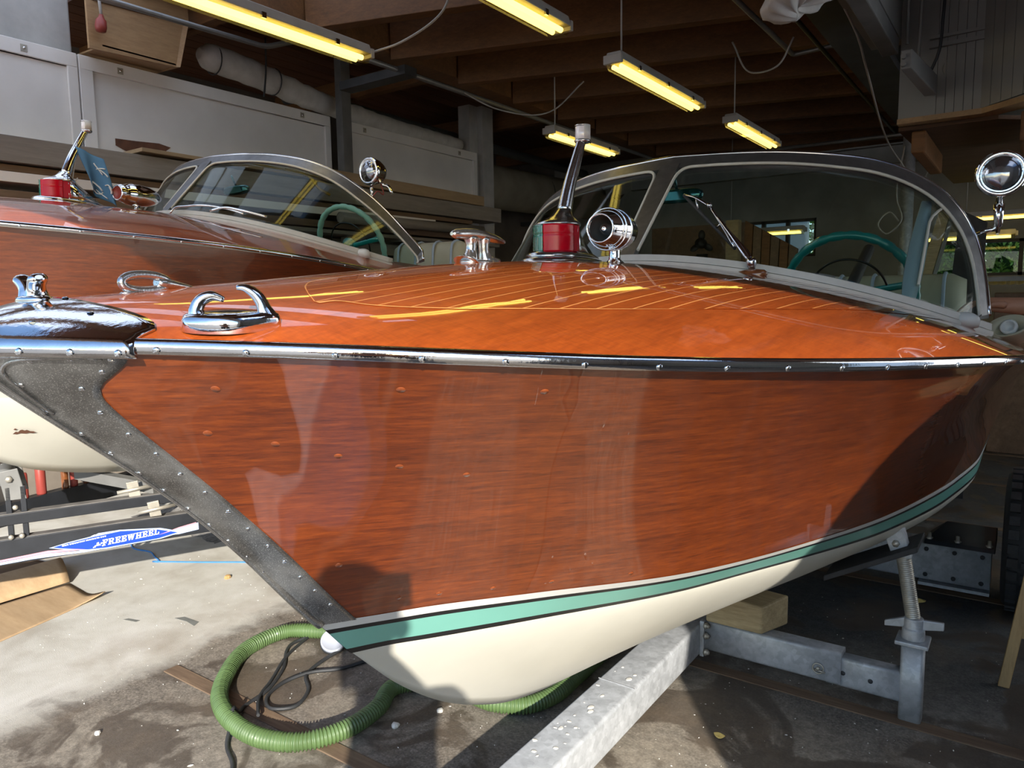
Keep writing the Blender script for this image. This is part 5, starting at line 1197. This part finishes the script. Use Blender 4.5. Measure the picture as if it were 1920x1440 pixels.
SLAB['W'] = [[(.06, 1), (.3, 1), (.46, 0), (.24, 0)], [(.26, 0), (.44, 0), (.64, .95), (.52, .95)], [(.50, 1), (.72, 1), (.90, 0), (.68, 0)], [(.70, 0), (.88, 0), (1.10, 1), (.96, 1)], (0, .87, .40, 1), (.46, .87, .80, 1), (.88, .87, 1.2, 1)]
ADV = {'F': .86, 'R': .98, 'E': .88, 'W': 1.24, 'H': .98, 'L': .86}
sx0, hh, slope = .372, .029, .055
for ch in 'FREEWHEEL':
    mbl = MB()
    for q_ in SLAB[ch]:
        poly = [(q_[0], q_[1]), (q_[2], q_[1]), (q_[2], q_[3]), (q_[0], q_[3])] if isinstance(q_, tuple) else q_
        mbl.prism([Q2(sx0+.0275*a+.004*b_, .3945+slope*(sx0+.0275*a-.372)+hh*b_, .0313) for a, b_ in poly], N2*.0005)
    build('letter', mbl, 'decal_white', lo_, recalc=False); sx0 += .0275*ADV[ch]+.0012
tn_ = MB(); x_ = .215
for w_ in (3, 2, 2, 0, 2, 3, 2, 2, 1, 2, 2, 1, 0, 1, 2, 2, 1, 2, 2, 1, 2, 0, 2, 2, 2):
    if w_: tn_.prism([Q2(x_, .4215+.085*(x_-.215), .0313), Q2(x_+.003*w_, .4217+.085*(x_-.215), .0313), Q2(x_+.003*w_, .4275+.085*(x_-.215)+.001*(w_ % 2), .0313), Q2(x_, .4275+.085*(x_-.215), .0313)], N2*.0004)
    x_ += .003*w_+.0022
build('sticker_small_print', tn_, 'decal_white', lo_)
mk = MB()
for s, z, w_, h_ in ((.340, .398, .03, .006), (.350, .404, .012, .012), (.366, .405, .010, .008), (.335, .392, .012, .006), (.372, .393, .010, .006)): mk.prism([Q2(s, z, .0312), Q2(s+w_, z+.002, .0312), Q2(s+w_*.8, z+h_, .0312), Q2(s+w_*.15, z+h_*.8, .0312)], N2*.0006)
build('sticker_emblem', mk, 'decal_white', lo_)
# red hose bits and gear lying below the second boat
FR, FD = np.array([-4.0, .768, 0.]), np.array([-.2073, .9783, 0.])
for s, z1, r_, m_ in ((.81, .66, .020, 'red_plastic'), (.90, .685, .024, 'red_plastic'), (1.03, .65, .018, 'pad_wood'), (1.08, .665, .020, 'red_plastic'), (1.15, .64, .016, 'pad_wood')):
    p_ = FR+FD*s; build('rail_sleeve', MB().lathe([(r_*.9, .528), (r_, .535), (r_, z1-.01), (r_*.85, z1)], p_, (0, 0, 1), 14), m_, t2, label='red sleeve on the far rail' if m_ == 'red_plastic' else 'brown sleeve on the far rail')
simple('float_ball', 'small black ball on the far trailer rail under the second boat', 'ball', MB().lathe([(.001, -.04), (.03, -.028), (.04, 0), (.03, .028), (.001, .04)], (-4.24, 1.90, .571), (0, 0, 1), 16), 'rubber')
gv = MB(); xs = np.linspace(0, 1, 30)
gg = np.array([[(-5.2+1.05*a+RNG.normal(0, .015), 2.6+1.4*b+RNG.normal(0, .015), max(0.002, .30*math.sin(PI*a)*math.sin(PI*b)+RNG.normal(0, .012)*(math.sin(PI*a)*math.sin(PI*b)))) for b in xs] for a in xs])
gv.grid(gg); simple('shingle_heap', 'low heap of grey shingle and rubble under the second boat', 'heap', gv, 'mud', kind='stuff')

# ------------------------------------------------------------------ blue pennant on the second boat
fm = thing('pennant', 'blue cloth pennant with white letters hanging behind the second boat\'s bow light', 'flag', (-3.62, 1.76, 2.1))
R2 = rotz(.0998)
def b2(p): return (R2 @ (rotx(-.028) @ (np.array(p, float)-[0, 1.6, 0])))+np.array([-3.596, 1.464, .356])
def cloth_pt(u, v):              # u along the flag, v down
    fold = .022*math.sin(u*7.5+v*2.2)*(.3+v)
    z = 1.875-.010*u-.18*v-.075*u*(.5+.6*v); y = 1.765+.095*u+.06*v; x = .012+.055*u+fold
    return b2((x, y, z))
A = np.array([[cloth_pt(u, v) for v in np.linspace(0, 1, 14)] for u in np.linspace(0, 1, 22)])
A[:, :, :] = A
clo = build('cloth', MB().grid(A), 'flag', fm, solid=.0015)
lp = MB(); lp.tube(spline([b2((.015, 1.775, 1.89)), b2((.012, 1.77, 1.85)), b2((.012, 1.75, 1.74)), b2((.02, 1.74, 1.70)), b2((.03, 1.76, 1.73))], 20), .003, 6); build('line', lp, 'cable_white', fm)
def letter(strokes, u0, v0, du, dv, nm):
    mb = MB()
    for pts in strokes:
        P = [cloth_pt(u0+a*du, v0+b*dv)+np.array([.004, -.003, 0]) for a, b in spline(np.array(pts, float), 10)]
        mb.tube(P, .0052, 6, squash=.5)
    build(nm, mb, 'flag_white', fm)
ca = np.linspace(.3, 2*PI, 12)
letter([[(.5+.5*math.cos(a), .5+.5*math.sin(a)) for a in ca], [(.55, .6), (.8, .85), (1.1, 1.15)]], .25, .66, .34, .24, 'lettering')
letter([[(0, 0), (.3, .5), (.5, 1)], [(.1, .6), (.5, .35), (1, .2)], [(.45, .5), (.8, .8), (1, 1)]], .62, .18, .3, .2, 'lettering')
letter([[(0, .2), (.4, .0), (.8, .3)], [(.5, .1), (.6, .5), (.4, .9)]], .72, .58, .22, .2, 'lettering')

# ------------------------------------------------------------------ cardboard, hose, cables and bits on the floor
def sheet(name, label, cat, poly, m, z, th_, bend, group=None):
    """flat polygon (fan grid) with a gentle curl"""
    P = np.array(poly, float); c = P.mean(0); rings = []
    for k in np.linspace(0, 1, 9):
        Q = c+(P-c)*k; rings.append(np.array([(x, y, z+bend(x, y)) for x, y in Q]))
    mb = MB(); n = len(P); mb.add(np.concatenate(rings), [(i*n+a, i*n+(a+1) % n, (i+1)*n+(a+1) % n, (i+1)*n+a) for i in range(8) for a in range(n)])
    return build(name, mb, m, None, 0, None, label, cat, group, solid=th_)
def dense(poly, k=6):
    P = np.array(poly, float); out = []
    for a, b in zip(P, np.roll(P, -1, 0)): out += [a+(b-a)*t for t in np.arange(k)/k]
    return out
def bend1(x, y):
    d = np.array([.16, .987]); s = (np.array([x, y])-[-3.9, 1.7]) @ d; return .002+.028*max(0, (s+.02)*6)**1.3*.6 if s > -.02 else .002
sheet('cardboard_sheet', 'large flattened tan cardboard sheet on the pale concrete', 'cardboard', dense([(-3.60, .75), (-3.732, 1.245), (-3.793, 1.47), (-3.845, 1.65), (-3.84, 1.765), (-3.925, 1.735), (-4.06, 1.745), (-4.215, 1.755), (-4.215, 1.43), (-4.20, .7)]), 'card', .004, .003, lambda x, y: .035*max(0, 1-math.hypot(x+3.84, y-1.77)/.16)**1.5)
cr = MB(); n_ = 30; rows = []
for t in np.linspace(0, 1, n_):
    p0 = np.array([-4.19, .60]); p1 = np.array([-4.21, 1.755]); p = p0+(p1-p0)*t; q = np.array([-4.60, .75])+(np.array([-4.60, 1.86])-np.array([-4.60, .75]))*t
    rows.append([(p[0]*(1-f)+q[0]*f, p[1]*(1-f)+q[1]*f, .012+.075*math.sin(PI*min(1, f*1.05))**.7) for f in np.linspace(0, 1, 14)])
cr.grid(np.array(rows)); build('cardboard_sheet', cr, 'card', None, 0, None, 'curled cardboard sheet lying behind the flat one', 'cardboard', solid=.003)
sheet('cardboard_sheet', 'dusty brown card strip under the trailer sticker at the left edge', 'cardboard', dense([(-4.95, .9), (-4.62, .95), (-4.60, 1.83), (-4.72, 1.78), (-4.83, 1.68), (-5.0, 1.6)]), 'shelf_brown', .006, .003, lambda x, y: .02*math.sin(x*9)**2)
# corrugated green hose: one loop in front, running under the keel
hp = [(-1.40, 2.75, .034), (-1.385, 2.35, .034), (-1.385, 2.20, .034), (-1.43, 2.09, .034), (-1.525, 2.035, .034), (-1.68, 2.03, .034), (-1.86, 1.99, .034), (-1.925, 1.91, .034), (-1.872, 1.77, .034), (-1.868, 1.61, .034), (-1.94, 1.475, .034), (-2.05, 1.42, .034), (-2.235, 1.42, .034), (-2.42, 1.49, .034), (-2.545, 1.60, .034), (-2.68, 1.81, .034), (-2.67, 1.99, .034), (-2.53, 2.08, .034), (-2.3, 2.2, .034), (-2.1, 2.5, .034), (-2.0, 3.0, .034)]
hp = [hp[i] for i in range(len(hp))]
P = spline(hp, 1700); rr = .0300+.0028*np.sign(np.sin(np.arange(1700)*2*PI/5.0))
simple('suction_hose', 'ribbed green hose looped on the asphalt below the bow', 'hose', MB().tube(P, rr, 12), 'hose')
cable('black cable curving past the white lid to the front', [(-2.578, 2.1, .008), (-2.594, 1.964, .008), (-2.437, 1.787, .008), (-2.352, 1.646, .008), (-2.326, 1.528, .009), (-2.28, 1.47, .03), (-2.263, 1.445, .066), (-2.23, 1.41, .03), (-2.18, 1.36, .008), (-2.052, 1.295, .008), (-1.9, 1.15, .008)], .0075, 'cable_dark', 60)
cable('black cable in a small figure eight inside the hose loop', [(-2.37, 2.05, .008), (-2.361, 1.945, .008), (-2.32, 1.813, .008), (-2.216, 1.736, .008), (-2.172, 1.63, .008), (-2.224, 1.575, .012), (-2.303, 1.61, .008), (-2.349, 1.719, .008), (-2.318, 1.825, .014), (-2.25, 1.92, .008), (-2.2, 2.05, .008)], .0075, 'cable_dark', 60)
cable('black cable lying left inside the hose loop', [(-2.6, 2.08, .008), (-2.5, 1.85, .016), (-2.40, 1.70, .008), (-2.33, 1.60, .016), (-2.2, 1.50, .03)], .0065, 'cable_dark', 40)
cable('blue cord on the concrete below the trailer sticker', [(-4.62, 2.3, .004), (-4.48, 2.25, .004), (-4.32, 2.27, .004), (-4.231, 2.242, .004), (-4.12, 2.20, .004), (-4.15, 2.185, .006), (-4.10, 2.22, .004), (-3.90, 2.34, .004), (-3.70, 2.47, .004), (-3.3, 2.7, .004)], .0045, 'cord_blue', 60, 'cord', 'cord')
lidm = thing('bucket_lid', 'white round plastic lid on the floor behind the bow', 'lid', (-2.41, 2.03, 0))
la = np.array([.42, -.42, .80]); la /= np.linalg.norm(la); lc = np.array([-2.405, 2.03, .045])
build('disc', MB().lathe([(.052, -.012), (.054, -.008), (.054, .004), (.051, .008), (.046, .006), (.043, .003), (.001, .003)], lc, la, 40), 'lid', lidm)
build('rim_ring', MB().lathe([(.0535, -.022), (.0565, -.02), (.0565, -.008), (.0535, -.006)], lc, la, 40, caps=False), 'cable_dark', lidm)
build('body', MB().lathe([(.001, -.045), (.045, -.044), (.048, -.03), (.052, -.012)], lc, la, 30, caps=False), 'cable_dark', lidm)
simple('tape_strip', 'grey tape strip stuck on the pale concrete', 'tape', MB().prism([(-3.305, 1.826, .0005), (-3.277, 1.862, .0005), (-3.165, 1.868, .0005), (-3.145, 1.830, .0005), (-3.22, 1.838, .0005)], (0, 0, .001)), 'tape')
simple('tape_strip', 'shorter faded tape strip left of the grey one', 'tape', MB().prism([(-3.50, 1.68, .0005), (-3.49, 1.70, .0005), (-3.42, 1.72, .0005), (-3.42, 1.70, .0005)], (0, 0, .001)), 'tape')
def chip(x, y, r, label, m='stone', seed=0):
    rg = np.random.default_rng(seed); d = [(0, 0, 1)]; mb = MB(); a = np.linspace(0, 2*PI, 7, endpoint=False); k = rg.uniform(.7, 1.15, 7)
    mb.loft([np.stack([x+r*k*np.cos(a)*f, y+r*k*np.sin(a)*f, 0*a+z*r], -1) for f, z in ((.9, 0.), (1., .35), (.75, .75), (.3, .9))], smooth=False)
    return simple('stone_chip', label, 'stone', mb, m)
chip(-1.775, 1.759, .016, 'pale stone chip inside the sunlit floor below the bow', seed=1)
chip(-1.704, 1.922, .014, 'pale stone chip just under the keel', seed=2)
chip(-3.55, 2.28, .022, 'tan crumb on the pale concrete by the stem', 'leg_wood', 3)
chip(-2.62, 1.14, .012, 'pale flake on the concrete edge at the lower left', seed=4)
lf = MB(); c = np.array([-.80, 2.33, .004]); a = np.linspace(0, 2*PI, 16, endpoint=False); lf.loft([np.stack([c[0]+.02*np.cos(a)*f, c[1]+.011*np.sin(a)*f, c[2]+.01*np.cos(a)**2+h+0*a], -1) for f, h in ((1, 0), (.5, .004), (.05, .006))], smooth=False)
simple('dry_leaf', 'dry leaf at the shadow edge right of the galvanised beam', 'leaf', lf, 'leaf_dry')
lf = MB(); c = np.array([-.40, 3.95, .006]); lf.loft([np.stack([c[0]+.05*np.cos(a)*f, c[1]+.03*np.sin(a)*f*(1+.4*np.cos(3*a)), c[2]+.012*np.cos(a)**2+h+0*a], -1) for f, h in ((1, 0), (.5, .006), (.05, .008))], smooth=False)
simple('dry_leaf', 'yellow leaf on the floor beneath the axle box', 'leaf', lf, 'leaf_dry')
db = MB(); rg = np.random.default_rng(5)
for i in range(520):
    if i < 300: x, y = rg.uniform(-2.9, -.2), rg.uniform(1.2, 2.75)
    elif i < 420: x, y = rg.uniform(-1.0, .3), rg.uniform(1.9, 3.8)
    else: x, y = rg.uniform(-4.2, -2.9), rg.uniform(1.2, 2.4)
    r = rg.uniform(.0008, .0026)*(1.8 if rg.random() < .06 else 1); a = rg.uniform(0, 6.28); d = np.array([math.cos(a), math.sin(a), 0])*r*rg.uniform(1, 2.5); e = np.array([-math.sin(a), math.cos(a), 0])*r
    p = np.array([x, y, .0008]); db.hull8([p-d, p-e, p+d, p+e], [p-d*.6+[0, 0, r*.7], p-e*.6+[0, 0, r*.7], p+d*.6+[0, 0, r*.7], p+e*.6+[0, 0, r*.7]])
simple('floor_grit', 'loose pale grit and wood crumbs scattered over the workshop floor', 'grit', db, 'stone', kind='stuff')

# ------------------------------------------------------------------ wooden trestle at the right edge
ts = thing('trestle', 'pale wooden trestle leg at the right edge of the picture', 'trestle', (.25, 3.26, 0))
def leg(a, b, w_=.019):
    a = np.array(a, float); b = np.array(b, float); return MB().hull8([a+[-w_, -.014, 0], a+[w_, -.014, 0], a+[w_, .014, 0], a+[-w_, .014, 0]], [b+[-w_, -.014, 0], b+[w_, -.014, 0], b+[w_, .014, 0], b+[-w_, .014, 0]])
for a, b in (((-.017, 3.26, 0), (.085, 3.32, .74)), ((.55, 3.26, 0), (.45, 3.32, .74)), ((.13, 3.6, 0), (.16, 3.56, .74)), ((.55, 3.6, 0), (.45, 3.56, .74))): build('leg', leg(a, b), 'leg_wood', ts, .003)
build('rung', MB().hull8([(.02, 3.265, .20), (.52, 3.265, .20), (.52, 3.285, .20), (.02, 3.285, .20)], [(.02, 3.265, .235), (.52, 3.265, .235), (.52, 3.285, .235), (.02, 3.285, .235)]), 'leg_wood', ts, .003)
build('top', MB().box((.04, 3.28, .74), (.50, 3.62, .775)), 'leg_wood', ts, .005)

# ------------------------------------------------------------------ people
def skin_body(name, joints, edges, radii, root_i, m, parent, sub=2):
    me = bpy.data.meshes.new(name); me.from_pydata([tuple(j) for j in joints], edges, []); me.update()
    o = bpy.data.objects.new(name, me); COL.objects.link(o); o.parent = parent; o.location = tuple(-c for c in parent.location)
    sk = o.modifiers.new('skin', 'SKIN'); sk.use_smooth_shade = True; sk.branch_smoothing = .4
    sv = me.skin_vertices[0].data
    for i, r in enumerate(radii): sv[i].radius = (r, r) if np.isscalar(r) else r
    sv[root_i].use_root = True
    ss = o.modifiers.new('sub', 'SUBSURF'); ss.levels = 1; ss.render_levels = sub
    me.materials.append(M[m]); return o
def frame_pts(o, yaw):
    f = np.array([-math.sin(yaw), math.cos(yaw), 0]); r = np.array([math.cos(yaw), math.sin(yaw), 0]); o = np.array(o, float)
    return lambda a, b, z: o+r*a+f*b+np.array([0, 0, z])
def person(label, o, yaw, larm, rarm, h=1.72, cloth='shirt'):
    """larm / rarm: shoulder-elbow-wrist points in (right, forward, up); the hand reaches on past the wrist"""
    p = thing('person', label, 'person', (o[0], o[1], 0)); Fp = frame_pts((o[0], o[1], 0), yaw); k = h/1.75
    J = []; R = []; E = []
    def add(a, b, z, r, par=None):
        J.append(Fp(a, b, z*k)); R.append(r if np.isscalar(r) else r)
        if par is not None: E.append((par, len(J)-1))
        return len(J)-1
    pel = add(0, 0, .95, (.15, .11)); wa = add(0, .0, 1.10, (.14, .10), pel); ch = add(0, .0, 1.30, (.16, .115), wa); nb = add(0, -.01, 1.46, (.085, .07), ch); nk = add(0, 0, 1.53, .055, nb)
    hd = add(0, .015, 1.60, .074, nk); ht = add(0, .01, 1.69, .080, hd); cr = add(0, .0, 1.74, .05, ht)
    arms = []
    for s, arm in ((-1, larm), (1, rarm)):
        sh = add(s*.19, -.01, 1.42, .062, ch); el = add(*arm[0][:2], arm[0][2]/k, .045, sh); wr_ = add(*arm[1][:2], arm[1][2]/k, .031, el)
        d = J[wr_]-J[el]; d /= np.linalg.norm(d); pm = len(J); J.append(J[wr_]+d*.05); R.append((.040, .020)); E.append((wr_, pm)); pe = len(J); J.append(J[wr_]+d*.095); R.append((.042, .017)); E.append((pm, pe))
        up = np.array([0, 0, 1.]); sd = np.cross(d, up); sd /= np.linalg.norm(sd); dn = np.cross(sd, d)
        arms.append((J[wr_].copy(), d, sd, dn, s))
    for s in (-1, 1):
        hp_ = add(s*.095, 0, .88, .092, pel); kn = add(s*.11, .03, .50, .062, hp_); an = add(s*.115, .0, .09, .042, kn); toe = add(s*.13, .16, .035, (.045, .03), an)
    body = skin_body('body', J, E, R, pel, 'skin', p)
    for (w0, d, sd, dn, s) in arms:
        for i, (off, ln) in enumerate(((-.032, .070), (-.011, .080), (.011, .075), (.030, .058))):
            b0 = w0+d*.085+sd*off; P = [b0, b0+d*ln*.5, b0+d*ln*.85-dn*-.02*-1, b0+d*ln-dn*.035]
            mb = MB().tube(spline(P, 10), np.linspace(.0095, .007, 10), 8); build('finger', mb, 'skin', body, off=(0, 0, 0))
        b0 = w0+d*.035+sd*(-s)*.032; mb = MB().tube(spline([b0, b0+d*.035+sd*(-s)*.018, b0+d*.065+sd*(-s)*.016-dn*.01], 8), np.linspace(.0125, .008, 8), 8); build('thumb', mb, 'skin', body, off=(0, 0, 0))
    # head details
    for s in (-1, 1):
        build('ear', MB().lathe([(.001, -.008), (.022, -.006), (.026, .004), (.012, .008), (.001, .008)], Fp(s*.083, .0, 1.63*k), (s, 0, 0), 12), 'skin', body, off=(0, 0, 0))
        build('eye', MB().lathe([(.001, -.01), (.011, -.004), (.012, .002), (.001, .01)], Fp(s*.032, .088, 1.645*k), Fp(0, 1, 0)-Fp(0, 0, 0), 10), 'white', body, off=(0, 0, 0))
    build('nose', MB().tube([Fp(0, .088, 1.65*k), Fp(0, .108, 1.615*k), Fp(0, .09, 1.60*k)], [.008, .016, .010], 8), 'skin', body, off=(0, 0, 0))
    build('mouth', MB().tube([Fp(-.024, .085, 1.575*k), Fp(0, .094, 1.573*k), Fp(.024, .085, 1.575*k)], [.004, .007, .004], 8), 'red_plastic', body, off=(0, 0, 0))
    hm = MB(); hm.lathe([(.084, -.055), (.088, 0), (.080, .045), (.050, .08), (.001, .09)], Fp(0, -.018, 1.685*k), (0, 0, 1), 20); build('hair', hm, 'hair', p)
    def garment(nm, pts, rad, ed, m, root=0): skin_body(nm, pts, ed, rad, root, m, p)
    c = J; sl = len(arms)
    shoulder_l, elbow_l, shoulder_r, elbow_r = J[8], J[9], J[13], J[14]
    garment('shirt', [J[0]+[0, 0, .0], J[1], J[2], J[3]-[0, 0, .02], shoulder_l, shoulder_l*.4+elbow_l*.6, shoulder_r, shoulder_r*.4+elbow_r*.6], [(.165, .125), (.16, .118), (.178, .135), (.095, .085), .080, .066, .080, .066], [(0, 1), (1, 2), (2, 3), (2, 4), (4, 5), (2, 6), (6, 7)], cloth)
    hl, kl, al = J[18], J[19], J[20]; hr, kr, ar = J[22], J[23], J[24]
    garment('trousers', [J[0]+[0, 0, .03], hl, kl, al+[0, 0, .03], hr, kr, ar+[0, 0, .03]], [(.165, .125), .108, .080, .066, .108, .080, .066], [(0, 1), (1, 2), (2, 3), (0, 4), (4, 5), (5, 6)], 'trousers')
    for i0 in (20, 24):
        a0, t0 = J[i0], J[i0+1]; dd = (t0-a0); dd[2] = 0; dd /= np.linalg.norm(dd)
        build('shoe', MB().tube(spline([a0-dd*.05+[0, 0, -.045], a0+[0, 0, -.035], a0+dd*.09+[0, 0, -.05], a0+dd*.19+[0, 0, -.055]], 14), np.interp(np.linspace(0, 1, 14), [0, .2, .6, .9, 1], [.03, .046, .046, .04, .015]), 12, squash=.8), 'shoe', p)
    return p, arms
YAW = math.radians(35.0)
ph_c = np.array([.575, -.81, 0.])*.03+np.array([-.090, -.064, 1.475])
photog, _ = person('person standing in the doorway holding up a phone, taking the picture', (.17, -.41), YAW, [(-.18, .13, 1.16), (-.08, .27, 1.37)], [(.19, .12, 1.16), (.03, .27, 1.34)], 1.655)
phm = MB().box((-.075, -.008, -.037), (.075, 0, .037), rotz(YAW), (0, 0, 0)); phm.v = [tuple(np.array(v)+ph_c) for v in phm.v]
simple('phone', 'dark phone held up by the person in the doorway', 'phone', phm, 'black', None, .004)
helper, harms = person('person off the right edge, bare forearm with a dark bracelet resting on the near boat', (.485, 2.94), math.radians(90), [(-.25, .02, 1.14), (-.26, .14, .90)], [(.18, .27, 1.435), (.11, .54, 1.455)], 1.80)
w0, d, sd, dn, s = harms[1]
bc_ = w0-d*.045
build('bracelet', MB().tube([bc_+.036*(math.cos(a)*sd+math.sin(a)*dn) for a in np.linspace(0, 2*PI, 26, endpoint=False)], .0045, 8, loop=True), 'cable_dark', helper)
